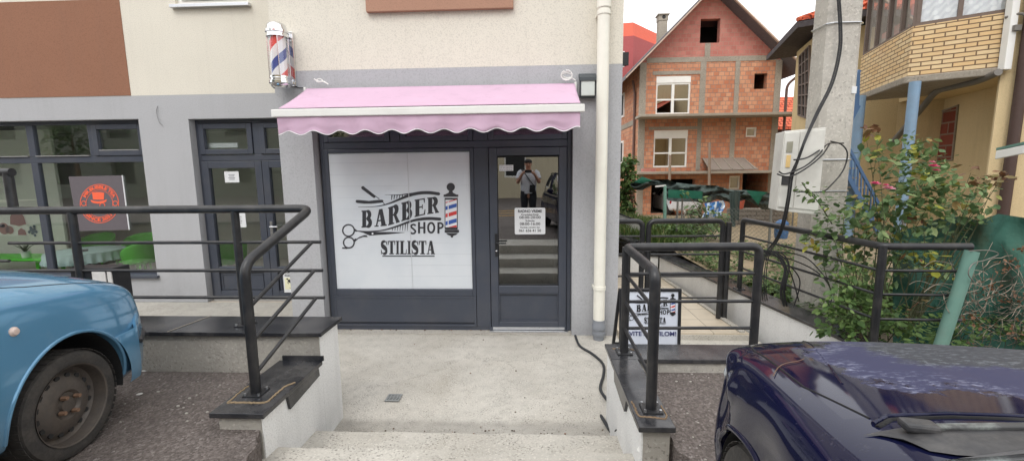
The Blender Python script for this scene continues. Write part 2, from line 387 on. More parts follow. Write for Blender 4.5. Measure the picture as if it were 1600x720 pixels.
def rx(t):
    MO = M('brown_mortar', srgb(122, 102, 80), .9, var=.5, vs=60)
    m = MB(); wob = lambda pts: [p+Vector((mnoise.noise(p*60), mnoise.noise(p*60+Vector((5, 5, 5))), 0))*.008 for p in smoothpath(pts, 10)]
    m.tube(wob([(.575, 2.42, .6352), (.575, 2.34, .6352), (.58, 2.27, .6352), (.65, 2.26, .6352), (.72, 2.255, .6352), (.73, 2.38, .6352)]), .006, 5); m.tube(wob([(.60, 3.19, .6352), (.75, 3.17, .6352), (.78, 3.06, .6352)]), .006, 5)
    m.build('mortar', MO, t)
    MB().slab([(.5745, 2.50, .603), (.5745, 2.90, .604), (.5745, 2.88, .53), (.5745, 2.55, .50)], .018, (-1, 0, 0)).build('granite_strip', GRAN, t)
ret_wall('retaining_wall', 'grey concrete retaining wall with low black granite caps right of the landing',
    [(.585, .725, 2.20, 3.02, .1, .603), (.585, 2.9, 3.022, 3.26, -.1, .603)],
    [(.5752, .5845, 2.201, 3.262, -.1, .602)],
    [(.556, 2.9, 3.005, 3.285, .604, .635), (.553, .745, 2.165, 3.003, .604, .635)], rx)
# ---------------------------------------------------------------- the shop building
WY, BY = 6.40, 5.10        # wall faces: tea shop (set back), barber block
BX0, BX1 = -2.955, 1.005
bld = thing('shop_building', 'cream and grey rendered building with the barber shop on its ground floor', 'building', (-1, 6, 0))
LW = (-11.4, -5.815, .395, 2.79); LD = (-5.05, -2.9, -.02, 2.775)
MB().wall(-14, BX0, WY, WY+.28, -.1, 3.12, [LW, LD]).build('grey_base_wall', GREYR, bld)
MB().wall(-14, BX0, WY, WY+.28, 3.1205, 7.5, [(-5.06, -3.99, 4.36, 5.9)]).build('cream_wall', CREAM, bld)
MB().box(-14, -5.88, WY-.006, WY-.001, 3.125, 4.46).build('brown_panel', BROWNR, bld)
BW = (-2.555, .468, -.02, 2.68)
MB().wall(BX0, BX1, BY, BY+.28, -.1, 3.125, [BW]).box(BX0, BX0+.28, BY+.281, WY+.1, -.1, 3.125).box(BX1-.28, BX1, BY+.281, 14, -.1, 3.125).build('grey_base_wall', GREYR, bld)
MB().box(BX0, BX1, BY, 14, 3.1255, 7.5).build('cream_wall', CREAM, bld)
MB().box(P(572, 19, Y=5.05).x, P(802, 13, Y=5.05).x, 5.045, 5.099, 3.722, 5.2).build('brown_panel', BROWN2, bld, bevel=.004)
# upper window over the tea shop
w = MB().frame(-5.06, -3.99, 4.36, 5.9, WY+.05, WY+.11, .06).frame(-4.98, -4.51, 4.43, 5.84, WY+.02, WY+.10, .05).frame(-4.50, -4.05, 4.43, 5.84, WY+.02, WY+.10, .05).build('window', WHITEP, bld, bevel=.004)
MB().box(-5.0, -4.05, WY+.075, WY+.085, 4.45, 5.84).build('pane', GLASS, w)
MB().box(-5.10, -3.95, WY-.07, WY+.05, 4.30, 4.345).build('sill', ALU, w, bevel=.004)
MB().box(-4.98, -4.05, WY+.2, WY+.21, 4.4, 5.84).build('curtain', M('net_curtain', srgb(205, 202, 196), .8), w)
# tea shop window
FY = WY+.12
f = MB(); f.frame(-11.4, -5.815, .40, 2.79, FY, FY+.07, .055)
f.box(-11.34, -5.87, FY, FY+.07, 2.165, 2.262)
for x in (-9.6, -7.685): f.box(x-.055, x+.055, FY, FY+.07, .455, 2.165); f.box(x-.055, x+.055, FY, FY+.07, 2.262, 2.735)
f.box(-6.755, -6.675, FY, FY+.07, 2.262, 2.735)
win = f.build('shop_window', FRAME, bld, bevel=.006)
MB().frame(-6.672, -5.872, 2.265, 2.733, FY-.018, FY+.05, .075).build('sash', FRAME, win, bevel=.006)
for a in ((-11.34, -9.655, 2.262, 2.735), (-9.545, -7.74, 2.262, 2.735), (-7.63, -6.755, 2.262, 2.735), (-6.6, -5.95, 2.34, 2.66), (-11.34, -9.655, .455, 2.165), (-9.545, -7.74, .455, 2.165), (-7.63, -5.87, .455, 2.165)):
    MB().box(a[0], a[1], FY+.03, FY+.036, a[2], a[3]).build('pane', GLASS, win)
BEAD = M('pale_glazing_bead', srgb(150, 150, 150), .4)
b = MB()
for a in ((-9.5, -7.745, 2.264), (-7.62, -6.76, 2.264), (-6.59, -5.96, 2.342)): b.box(a[0], a[1], FY-.022, FY+.028, a[2], a[2]+.012)
b.build('glazing_bead', BEAD, win)
MB().box(-11.4, -5.78, WY-.05, FY, .385, .425).build('sill', FRAME, win, bevel=.004)
# tea shop door
f = MB(); f.frame(-5.05, -2.9, .0, 2.77, FY, FY+.07, .05, .02); f.box(-5.0, -2.95, FY, FY+.07, 2.165, 2.255); f.box(-4.175, -4.065, FY, FY+.07, 2.255, 2.72)
door = f.build('door', FRAME, bld, bevel=.006)
for a in ((-4.995, -4.18, 2.262, 2.715), (-4.06, -2.96, 2.262, 2.715)):
    s = MB().frame(*a, FY-.02, FY+.05, .075).build('transom_sash', FRAME, door, bevel=.006)
    MB().box(a[0]+.07, a[1]-.07, FY+.03, FY+.036, a[2]+.07, a[3]-.07).build('transom_pane', GLASS, door)
for a in ((-4.995, -4.062), (-4.055, -2.955)):
    l = MB(); l.frame(a[0], a[1], .045, 2.16, FY-.03, FY+.05, .105); l.box(a[0]+.105, a[1]-.105, FY-.03, FY+.05, .45, .535); l.box(a[0]+.105, a[1]-.105, FY+.0, FY+.03, .15, .45)
    l.frame(a[0]+.135, a[1]-.135, .18, .42, FY-.012, FY+.0, .012)
    l.build('leaf', FRAME, door, bevel=.006)
    MB().box(a[0]+.1, a[1]-.1, FY+.01, FY+.016, .53, 2.06).build('pane', GLASS, door)
hh = MB(); hp = P(424, 356, Y=FY-.04); hh.box(hp.x-.018, hp.x+.018, FY-.042, FY-.03, hp.z-.12, hp.z+.1); hh.tube([(hp.x, FY-.045, hp.z+.02), (hp.x, FY-.08, hp.z+.02), (hp.x+.12, FY-.08, hp.z+.02)], .01, 8)
hh.build('handle', ALU, door, smooth=40)
MB().box(-4.99, -2.9, FY-.06, FY, .0, .03).box(-4.9, -2.9, FY-.033, FY-.029, .035, .06).build('threshold', ALU, door)
# barber shopfront
SY = 5.225
f = MB(); f.frame(-2.535, .462, .005, 2.66, SY, SY+.08, .05, .05)
f.box(-2.485, .412, SY, SY+.08, 2.245, 2.325)            # transom bar
f.box(-.69, -.515, SY-.006, SY+.08, .056, 2.244)         # post between window and door
f.box(-.69, -.515, SY-.006, SY+.08, 2.326, 2.61); f.box(-1.68, -1.56, SY, SY+.08, 2.325, 2.61)
sf = f.build('shopfront_frame', FRAME, bld, bevel=.006)
s = MB().frame(-2.483, -.692, .45, 2.243, SY-.012, SY+.06, .045, .085).build('window_sash', FRAME, sf, bevel=.006)
MB().box(-2.44, -.735, SY+.012, SY+.02, .535, 2.2).build('pane', GLASS, sf)
k = MB(); k.box(-2.48, -.695, SY+.02, SY+.05, .057, .448); k.box(-2.46, -.71, SY-.004, SY+.018, .11, .42)
k.frame(-2.484, -.694, .056, .447, SY-.01, SY+.015, .028); k.build('kick_panel', FRAME, sf, bevel=.004)
for a in ((-2.48, -1.685), (-1.555, -.695), (-.51, .408)):
    MB().frame(a[0], a[1], 2.328, 2.608, SY-.012, SY+.05, .06).build('transom_sash', FRAME, sf, bevel=.006)
    MB().box(a[0]+.05, a[1]-.05, SY+.03, SY+.036, 2.38, 2.56).build('transom_pane', GLASS, sf)
bd = MB(); bd.frame(-.508, .408, .03, 2.238, SY-.02, SY+.06, .0925, .10); bd.box(-.4155, .3155, SY-.02, SY+.06, .485, .582)
bdo = bd.build('door', FRAME, bld, bevel=.007)
m = MB(); m.box(-.415, .315, SY+.01, SY+.04, .131, .484); m.frame(-.415, .315, .131, .484, SY-.012, SY+.009, .012); m.build('kick_panel', FRAME, bdo, bevel=.003)
MB().frame(-.4155, .3155, .582, 2.135, SY-.005, SY+.028, .01).build('glazing_gasket', INK, bdo)
MB().box(-.415, .315, SY+.012, SY+.02, .584, 2.133).build('pane', GLASSD, bdo)
hp = P(778, 379, Y=SY-.03); m = MB(); m.box(hp.x-.035, hp.x-.002, SY-.034, SY-.021, hp.z-.17, hp.z+.11); m.tube(fillet([(hp.x-.018, SY-.034, hp.z), (hp.x-.018, SY-.075, hp.z), (hp.x+.10, SY-.075, hp.z)], .02), .0095, 8)
m.build('handle', INK, bdo, smooth=40)
MB().ball((hp.x-.018, SY-.036, hp.z-.1), .012).build('lock', CHROME, bdo, smooth=60)
MB().box(-.53, .43, SY-.075, SY+.0, .012, .026).box(-.49, .39, SY-.026, SY-.021, .032, .062).build('threshold', ALU, bdo, bevel=.002)
# rooms behind the glass
r = MB(); r.box(-13, -2.98, 9.8, 9.9, -.1, 3.1); r.box(-13, -2.98, WY+.29, 9.8, 2.92, 3.0); r.box(-13, -12.9, WY+.29, 9.8, 0, 2.92); r.box(-2.98, -2.9, WY+.29, 9.8, 0, 2.92)
r.build('tea_room_wall', ROOMW, bld); MB().box(-12.9, -2.98, WY+.0, 9.8, -.09, -.002).build('tea_room_floor', ROOMF, bld)
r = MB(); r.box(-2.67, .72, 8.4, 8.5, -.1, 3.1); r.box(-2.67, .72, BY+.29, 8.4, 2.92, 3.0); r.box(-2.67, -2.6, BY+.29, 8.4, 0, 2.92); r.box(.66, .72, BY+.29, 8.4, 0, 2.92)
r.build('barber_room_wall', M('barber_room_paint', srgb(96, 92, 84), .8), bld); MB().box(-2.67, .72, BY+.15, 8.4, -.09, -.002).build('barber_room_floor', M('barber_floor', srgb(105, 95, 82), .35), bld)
MB().box(-2.42, -.75, 5.40, 5.42, .45, 2.3).build('window_blind', DARKIN, bld)
# ---------------------------------------------------------------- fixtures
dp = thing('downpipe', 'cream plastic downpipe with grey foot at the corner of the barber block', 'drainpipe', (.772, 4.985, 0))
CREAMP = M('cream_pipe_plastic', srgb(238, 236, 224), .35, var=.04, dirt=(.4, .36, .3, 1), dirtamt=.2)
GREYP = M('grey_pipe_plastic', srgb(126, 130, 136), .45)
MB().tube([(.772, 4.985, .17), (.772, 4.985, 7.4)], .066, 24).build('pipe', CREAMP, dp, smooth=40)
MB().lathe([(.0, .0), (.062, .0), (.064, .05), (.078, .055), (.078, .09), (.07, .095), (.07, .125), (.08, .13), (.08, .18), (.072, .19), (.072, .24), (.0, .24)], (.772, 4.985, .0), n=24).build('socket', GREYP, dp, smooth=40)
for z in (.62, 3.62): MB().lathe([(.066, -.022), (.074, -.02), (.074, .02), (.066, .022)], (.772, 4.985, z), n=24).box(.70, .72, 4.99, 5.1, z-.012, z+.012).build('clamp', CREAMP, dp, smooth=40)
MB().lathe([(.067, 0), (.077, .01), (.077, .1), (.067, .11)], (.772, 4.985, 3.66), n=24).build('collar', CREAMP, dp, smooth=40)
# wall lamp
wl = thing('wall_lamp', 'square dark wall lamp with frosted cover beside the awning', 'lamp', (.62, 5.05, 2.76))
LX0, LX1, LZ0, LZ1 = .533, .702, 2.765, 3.03
m = MB(); m.box(LX0, LX1, 5.05, 5.099, LZ0, LZ1-.05); m.slab([(LX0-.012, 4.995, LZ1-.055), (LX1+.012, 4.995, LZ1-.055), (LX1+.012, 5.099, LZ1), (LX0-.012, 5.099, LZ1)], .045); m.frame(LX0, LX1, LZ0, LZ1-.06, 5.02, 5.05, .010)
m.build('housing', M('lamp_housing', srgb(70, 76, 80), .5), wl, bevel=.006)
MB().box(LX0+.010, LX1-.010, 5.005, 5.049, LZ0+.010, LZ1-.072).build('frosted_cover', M('frosted_glass', srgb(206, 212, 208), .4, bump=.1), wl, bevel=.008)
# barber pole on the corner
pc = Vector((-2.79, 4.945, 0)); pz0, pz1 = 2.90, 3.60
bp = thing('barber_pole', 'chrome barber pole with red, white and blue stripes above the awning end', 'barber pole', (pc.x, pc.y, pz0))
def stripes():
    t = NT('pole_stripes'); sp = t.n('ShaderNodeSeparateXYZ'); t.l(t.obj(), sp.inputs[0])
    a = t.math('ARCTAN2', sp.outputs[1], sp.outputs[0]); a = t.math('DIVIDE', a, 2*PI)
    f = t.math('FRACT', t.math('ADD', t.math('SUBTRACT', t.math('MULTIPLY', sp.outputs[2], 2.15), a), .30))
    c = t.n('ShaderNodeValToRGB'); c.color_ramp.interpolation = 'CONSTANT'; e = c.color_ramp.elements
    for i, (p, q) in enumerate([(0, srgb(58, 76, 150)), (.23, srgb(236, 232, 232)), (.5, srgb(228, 70, 66)), (.75, srgb(236, 232, 232))]):
        if i > 1: e.new(p)
        e[i].position = p; e[i].color = q
    t.l(f, c.inputs[0]); return t.fin(t.principled(c.outputs[0], .3))
MB().lathe([(.082, 3.02), (.082, 3.455)], (pc.x, pc.y, 0), n=32).build('striped_cylinder', stripes(), bp, smooth=60)
MB().lathe([(.098, 3.02), (.098, 3.455)], (pc.x, pc.y, 0), n=32).build('glass_tube', glassmat('pole_glass', gain=2, base=.03, tint=(.96, .97, .97)), bp, smooth=60)
MB().lathe([(.0, 3.60), (.05, 3.598), (.085, 3.585), (.100, 3.56), (.104, 3.52), (.118, 3.515), (.118, 3.49), (.108, 3.485), (.108, 3.465), (.112, 3.46), (.112, 3.445), (.098, 3.445)], (pc.x, pc.y, 0), n=32).build('chrome_cap', CHROME, bp, smooth=40)
MB().lathe([(.098, 3.03), (.112, 3.03), (.112, 3.01), (.106, 3.005), (.106, 2.985), (.118, 2.98), (.118, 2.955), (.104, 2.95), (.10, 2.925), (.08, 2.905), (.0, 2.90)], (pc.x, pc.y, 0), n=32).build('chrome_base', CHROME, bp, smooth=40)
m = MB()
for a in (.4, 2.0, 3.6, 5.2): m.tube([(pc.x+.104*math.cos(a), pc.y+.104*math.sin(a), 3.02), (pc.x+.104*math.cos(a), pc.y+.104*math.sin(a), 3.46)], .005, 6)
m.build('chrome_rod', CHROME, bp, smooth=60)
MB().box(-2.78, -2.68, 5.06, 5.099, 2.95, 3.54).box(-2.79, -2.70, 5.0, 5.06, 3.47, 3.52).box(-2.79, -2.70, 5.0, 5.06, 2.97, 3.0).build('wall_bracket', CHROME, bp, bevel=.004)
# ---------------------------------------------------------------- awning
aw = thing('awning', 'pink retractable awning with scalloped valance above the barber shop window', 'awning', (-1.03, 4.8, 2.36))
def fabric(name, col):
    t = NT(name); p = t.pos()
    c = t.mix(t.noise(p, 2.5, 5, .6), tuple(x*.90 for x in col[:3])+(1,), tuple(min(1, x*1.06) for x in col[:3])+(1,))
    c = t.mix(t.ramp(t.noise(p, 6, 6, .7), [(.55, (0,)*3), (.8, (.25,)*3)]), c, srgb(150, 118, 140))
    pr_ = t.principled(c, .85, 0, .2, t.bump(t.noise(p, 9, 5), .12, .02))
    tl = t.n('ShaderNodeBsdfTranslucent'); t.l(c, tl.inputs['Color']); mx = t.n('ShaderNodeMixShader'); mx.inputs[0].default_value = .3
    t.l(pr_, mx.inputs[1]); t.l(tl.outputs[0], mx.inputs[2]); return t.fin(mx.outputs[0])
PINK = fabric('pink_canvas', srgb(228, 198, 219))
AX0, AX1 = -2.56, .492; AYB, AYF = 5.03, 4.42; AZB, AZF = 2.915, 2.615
def awf(u, v):
    x = AX0+.02+(AX1-AX0-.04)*u; y = AYB+(AYF-AYB)*v; z = AZB+(AZF-AZB)*v
    z += -.012*math.sin(PI*v)+.004*math.sin(u*40)*v*(1-v)*4
    return (x, y, z)
MB().grid(awf, 120, 16).build('canopy', PINK, aw, smooth=60, solid=.003)
def valb(u): return -.016*math.cos(u*2*PI*11.5+.6)
def valf(u, v):
    x = AX0+.012+(AX1-AX0-.035)*u; zt = 2.525; zb = 2.368+valb(u)*1.25
    z = zt+(zb-zt)*v; y = 4.395+.010*math.sin(u*34+v*1.3)*v+.006*math.sin(u*81)*v+mnoise.noise(Vector((u*12, v*3, 0)))*.012*v
    return (x, y, z)
MB().grid(valf, 300, 8).build('valance', PINK, aw, smooth=60, solid=.003)
MB().tube([Vector(valf(i/300, 1)) for i in range(301)], .0055, 6).build('white_piping', M('white_piping', srgb(235, 232, 235), .6), aw, smooth=60)
MB().box(AX0-.035, AX1+.02, 4.375, 4.435, 2.525, 2.60).build('front_bar', WHITEP, aw, bevel=.008)
MB().tube([(AX0+.03, 5.05, AZB-.05), (AX1-.03, 5.05, AZB-.05)], .03, 16).build('roller_tube', ALU, aw, smooth=40)
for x in (AX0-.005, AX1-.01): MB().box(x-.012, x+.012, 5.02, 5.099, AZB-.09, AZB+.015).build('wall_bracket', WHITEP, aw, bevel=.004)
for x, s in ((AX0+.06, 1), (AX1-.06, -1)): MB().tube([(x, 5.04, AZB-.06), (x+s*.5, 4.75, 2.70), (x+s*.05, 4.43, 2.57)], .018, 8).build('folding_arm', WHITEP, aw, smooth=40)
for cx, r, n in ((P(885, 122, Y=5.02), .05, 3), (P(499, 128, Y=5.02), .03, 1)):
    m = MB()
    for q in range(n):
        m.tube([cx+Vector((r*math.cos(a*.5+q)*1.2, -.02*q, .4*r+r*math.sin(a*.5+q)*(.5+.2*q)*1.2)) for a in range(13)], .006, 6)
    m.tube(smoothpath([cx+Vector((-.06, 0, .03)), cx, cx+Vector((.05, -.01, .0)), cx+Vector((.1, 0, -.03))], 4), .008, 6)
    m.build('white_cable_loop', WHITEP, aw, smooth=60)
c = MB(); q0 = P(457, 133, Y=5.09); c.tube(smoothpath([q0, q0+Vector((.06, 0, -.03)), q0+Vector((.14, -.02, -.04))], 5), .005, 6); c.build('power_cable', INK, bp, smooth=60)
m = MB(); a = P(246, 166, Y=WY-.01); m.tube(smoothpath([a, a+Vector((-.02, -.01, -.1)), a+Vector((.02, -.02, -.24)), a+Vector((.05, 0, -.28))], 6), .005, 6)
m.build('loose_wire', M('grey_wire', srgb(150, 150, 152), .6), smooth=60, label='thin loose wire end hanging from the grey wall between the shops', category='wire')
# ---------------------------------------------------------------- lettering
class G2:      # flat graphics in a 2d space; pieces are stacked by a hair so none are coplanar
    def __init__(s): s.p = []
    def poly(s, pts): s.p.append([tuple(q) for q in pts]); return s
    def ribbon(s, pts, w):
        n = len(pts); ws = w if isinstance(w, (list, tuple)) else [w]*n
        L = []; R_ = []
        for i in range(n):
            a = pts[max(i-1, 0)]; b = pts[min(i+1, n-1)]; dx, dy = b[0]-a[0], b[1]-a[1]; d = math.hypot(dx, dy) or 1
            nx, ny = -dy/d*ws[i]/2, dx/d*ws[i]/2
            L.append((pts[i][0]+nx, pts[i][1]+ny)); R_.append((pts[i][0]-nx, pts[i][1]-ny))
        for i in range(n-1): s.p.append([L[i], L[i+1], R_[i+1], R_[i]])
        return s
    def disc(s, c, r, n=24, a0=0, a1=2*PI, ry=None):
        ry = ry or r; s.p.append([(c[0]+r*math.cos(a0+(a1-a0)*i/n), c[1]+ry*math.sin(a0+(a1-a0)*i/n)) for i in range(n if abs(a1-a0-2*PI) < 1e-6 else n+1)]); return s
    def ring(s, c, r, w, n=32, a0=0, a1=2*PI, ry=None, w1=None):
        ry = ry or r; pts = [(c[0]+r*math.cos(a0+(a1-a0)*i/n), c[1]+ry*math.sin(a0+(a1-a0)*i/n)) for i in range(n+1)]
        if w1 is not None: return s.ribbon(pts, [w+(w1-w)*abs(math.sin(PI*i/n)) for i in range(n+1)])
        return s.ribbon(pts, w)
    def mapped(s, f):
        g = G2(); g.p = [[f(*q) for q in p] for p in s.p]; return g
    def join(s, g): s.p += g.p; return s
    def mesh(s, f3, nrm, mb=None, h0=0.0):
        mb = mb or MB(); nrm = Vector(nrm)
        for i, p in enumerate(s.p):
            v = [Vector(f3(*q))+nrm*(h0+.000004*i) for q in p]
            mb.add(v, [tuple(range(len(v)))])
        return mb
def rb(pts, k=8):
    return [(p.x, p.y) for p in smoothpath([(a, b, 0) for a, b in pts], k)]
def R4(x0, x1, y0, y1, n=1):
    return [(x0, y0), (x1, y0), (x1, y1), (x0, y1)]
def glyph(ch):       # slab letters in a unit cell, y down
    g = G2(); S = .36; h = .075
    def stem(x, w=S, y0=0, y1=1): g.poly(R4(x, x+w, y0, y1))
    def serif(x0, x1, y): g.poly(R4(x0, x1, y, y+h))
    if ch == 'B':
        stem(.08, S); serif(0, .5, 0); serif(0, .5, 1-h)
        g.ring((.5, .255), .26, .12, 12, -PI/2, PI/2, ry=.20, w1=.34); g.ring((.5, .735), .32, .12, 12, -PI/2, PI/2, ry=.22, w1=.36)
        g.poly(R4(.4, .55, .44, .52)); g.poly(R4(.4, .52, .0, .09)); g.poly(R4(.4, .52, .91, 1))
    elif ch == 'R':
        stem(.08, S); serif(0, .56, 1-h); serif(0, .5, 0)
        g.ring((.5, .27), .27, .12, 12, -PI/2, PI/2, ry=.215, w1=.36); g.poly(R4(.4, .52, 0, .09)); g.poly(R4(.4, .55, .46, .54))
        g.poly([(.48, .5), (.72, .5), (1.0, .93), (.74, .96)]); serif(.7, 1.05, 1-h)
    elif ch == 'A':
        g.poly([(.40, 0), (.56, 0), (.24, .95), (.12, .95)]); g.poly([(.40, 0), (.68, 0), (.97, .95), (.60, .95)])
        g.poly(R4(.26, .66, .62, .70)); serif(0, .36, 1-h); serif(.52, 1.05, 1-h)
    elif ch == 'E':
        stem(.08, S); serif(0, .95, 0); serif(0, .97, 1-h); g.poly(R4(.4, .74, .45, .53))
        g.poly([(.80, 0), (.95, 0), (.95, .28), (.88, .28)]); g.poly([(.82, 1), (.97, 1), (1.0, .68), (.93, .68)]); g.poly(R4(.68, .76, .36, .62))
    elif ch == 'T':
        stem(.32, S); serif(.16, .84, 1-h); g.poly(R4(0, 1, 0, .085)); g.poly([(0, 0), (.14, 0), (.09, .3), (0, .3)]); g.poly([(.86, 0), (1, 0), (1, .3), (.91, .3)])
    elif ch == 'I':
        stem(.24, .52); serif(.02, .98, 0); serif(.02, .98, 1-h)
    elif ch == 'L':
        stem(.1, .4); serif(0, .66, 0); serif(0, .97, 1-h); g.poly([(.82, 1), (.98, 1), (1, .62), (.93, .62)])
    elif ch == 'S':
        c = rb([(.88, .26), (.76, .08), (.48, .05), (.20, .16), (.22, .35), (.5, .48), (.78, .63), (.80, .85), (.52, .955), (.22, .90), (.10, .72)], 5)
        n = len(c); g.ribbon(c, [.07+.30*max(0, math.sin(PI*min(1, max(0, (i/(n-1)-.12)/.76))))**.8 for i in range(n)])
        g.poly([(.86, 0), (.95, 0), (.95, .34), (.88, .34)]); g.poly([(.04, .64), (.11, .64), (.14, 1), (.04, 1)])
    return g
def interp(tab, x):
    for (a, b), (c, d) in zip(tab, tab[1:]):
        if x <= c: return b+(d-b)*(x-a)/(c-a)
    return tab[-1][1]
def barber_logo():
    D = G2(); RED = G2(); BLUE = G2(); WH = G2()
    TOP = [(130, 272), (250, 268), (365, 246), (480, 205), (595, 178), (705, 160), (810, 153)]
    BOT = [(130, 420), (250, 413), (365, 402), (465, 372), (575, 335), (690, 306), (810, 289)]
    for ch, x0, x1 in (('B', 136, 228), ('A', 248, 350), ('R', 366, 463), ('B', 482, 576), ('E', 596, 690), ('R', 706, 803)):
        D.join(glyph(ch).mapped(lambda u, v: ((lambda x: (x, interp(TOP, x)+(interp(BOT, x)-interp(TOP, x))*v))(x0+(x1-x0)*u))))
    for i, ch in enumerate('STILISTA'):
        xs = [(303, 362), (366, 428), (432, 466), (470, 528), (532, 566), (570, 630), (634, 698), (700, 770)][i]
        D.join(glyph(ch).mapped(lambda u, v: (xs[0]+(xs[1]-xs[0])*u, 533+117*v)))
    D.poly(R4(317, 770, 660, 670))
    # SHOP, heavy condensed
    s = rb([(606, 402), (590, 392), (572, 397), (566, 412), (585, 430), (603, 448), (596, 466), (578, 470), (560, 462)], 4); D.ribbon(s, 15)
    for x in (626, 672): D.poly(R4(x, x+18, 370, 470))
    D.poly(R4(640, 676, 412, 427)); D.ring((740, 420), 27, 17, 24, ry=42)
    D.poly(R4(794, 812, 372, 470)); D.ring((814, 401), 27, 16, 14, -PI/2, PI/2, ry=22); D.poly(R4(806, 816, 371, 387)); D.poly(R4(806, 816, 415, 431))
    # combs
    sp = rb([(108, 240), (200, 240), (300, 230), (390, 205), (480, 168), (560, 137), (640, 120), (720, 117), (806, 127)]); n = len(sp)
    D.ribbon(sp, [3+24*min(1, (i/(n-1)/.62))**1.6 for i in range(n)]); D.disc((804, 127), 13.5)
    D.ribbon([(340, 137), (470, 136), (600, 120)], [2, 7, 12])
    for i, x in enumerate((396, 418, 441, 464, 487, 510, 533, 556)): D.poly([(x, 138), (x+10, 138), (x+2, 180-i*5), (x-2, 180-i*5)])
    sp = rb([(85, 446), (200, 452), (330, 440), (450, 405), (540, 372), (620, 350), (720, 340), (816, 345)]); n = len(sp)
    D.ribbon(sp, [7+19*min(1, i/(n-1)/.8)**1.5 for i in range(n)]); D.disc((816, 345), 12.5)
    for i, x in enumerate((404, 426, 448, 470, 492, 514, 534)): D.poly([(x, 420-i*8), (x+9, 416-i*8), (x+1, 446), (x-2, 446)])
    # razor
    D.poly([(133, 74), (140, 62), (155, 61), (175, 78), (262, 146), (255, 158), (245, 163), (225, 150), (140, 86)]); D.poly([(250, 142), (262, 146), (294, 170), (288, 174)])
    D.poly([(85, 190), (92, 179), (115, 180), (200, 188), (290, 178), (318, 178), (328, 188), (322, 200), (300, 205), (220, 212), (160, 212), (100, 206), (87, 200)])
    D.ribbon([(318, 196), (336, 216)], 6)
    # scissors
    D.poly([(60, 440), (100, 448), (185, 452), (250, 455), (380, 457), (520, 460), (430, 470), (330, 479), (210, 487), (185, 478), (150, 462)])
    D.poly([(72, 530), (120, 498), (160, 484), (182, 484), (190, 500), (150, 500), (110, 514), (76, 545)])
    D.ring((24, 443), 50, 12, 32); D.ring((27, 548), 46, 12, 32); D.ribbon([(70, 430), (95, 450)], 16); D.ribbon([(68, 530), (90, 516)], 12)
    D.poly([(14, 490), (28, 490), (22, 506)]); D.poly([(-30, 588), (-32, 600), (10, 604), (26, 592)])
    WH.disc((233, 470), 8)
    # pole
    D.disc((910, 68), 36); D.poly([(898, 96), (922, 96), (930, 118), (962, 134), (858, 134), (890, 118)]); D.poly(R4(848, 975, 133, 152))
    D.poly(R4(857, 970, 162, 428)); WH.poly(R4(864, 963, 178, 416))
    def stripe(g, y, h):
        g.poly([(866, y+18), (884, y+12), (884, y+12+h), (866, y+18+h)]); g.poly([(892, y+10), (961, y-10), (961, y-10+h), (892, y+10+h)])
    stripe(RED, 181, 8); stripe(BLUE, 218, 32); stripe(RED, 282, 32); stripe(BLUE, 348, 34); RED.poly([(892, 414), (961, 396), (961, 415), (892, 415)])
    D.poly(R4(857, 982, 438, 462)); D.poly([(868, 466), (972, 466), (955, 482), (932, 490), (928, 504), (912, 504), (908, 490), (885, 482)])
    D.poly(R4(860, 968, 428, 436))
    return D, WH, RED, BLUE
LOGO = barber_logo()
REDI = M('red_print', srgb(206, 66, 64), .5, var=.05); BLUEI = M('blue_print', srgb(58, 92, 168), .5, var=.05); WHITEI = M('white_print', srgb(228, 230, 234), .5, var=.03)
GREYINK = M('faded_black_film', srgb(58, 58, 62), .4, var=.25, vs=5)
def filmmat():      # white light-film behind the glass with faint horizontal joints
    t = NT('white_window_film'); sp = t.n('ShaderNodeSeparateXYZ'); t.l(t.pos(), sp.inputs[0])
    f = t.math('FRACT', t.math('MULTIPLY', sp.outputs[2], 7.2)); ln = t.ramp(f, [(0, (.35,)*3), (.05, (0,)*3), (.95, (0,)*3), (1, (.2,)*3)])
    sel = t.ramp(t.noise(t.pos(), 1.2, 2), [(.42, (0,)*3), (.6, (1,)*3)])
    c = t.mix(t.math('MULTIPLY', ln, sel), srgb(214, 219, 224), srgb(150, 158, 166))
    c = t.mix(t.ramp(t.noise(t.pos(), 2.2, 4), [(.4, (0,)*3), (.8, (.4,)*3)]), c, srgb(188, 198, 208))
    return t.fin(t.principled(c, .5, 0, .4, None, .7))
def cal(u, v): return P(540+u/5.54, 280+v/5.54, Y=SY+.0)
FY0 = SY+.0115
film = MB().box(-2.437, -.738, SY+.006, SY+.0108, .538, 2.197).build('window_film', filmmat(), sf)
def onwin(u, v):
    p = cal(u, v); return (p.x, SY+.005, p.z)
LOGO[0].mesh(onwin, (0, -1, 0), None, 0).build('barber_emblem', GREYINK, film, extra=[(g.mesh(onwin, (0, -1, 0), None, h), mt) for g, mt, h in ((LOGO[1], WHITEI, .0042), (LOGO[2], REDI, .006), (LOGO[3], BLUEI, .0062))])
m = MB(); m.box(-1.485, -1.478, SY+.002, SY+.0055, .54, 2.196); m.build('film_joint', M('film_joint', srgb(196, 200, 204), .4), film)
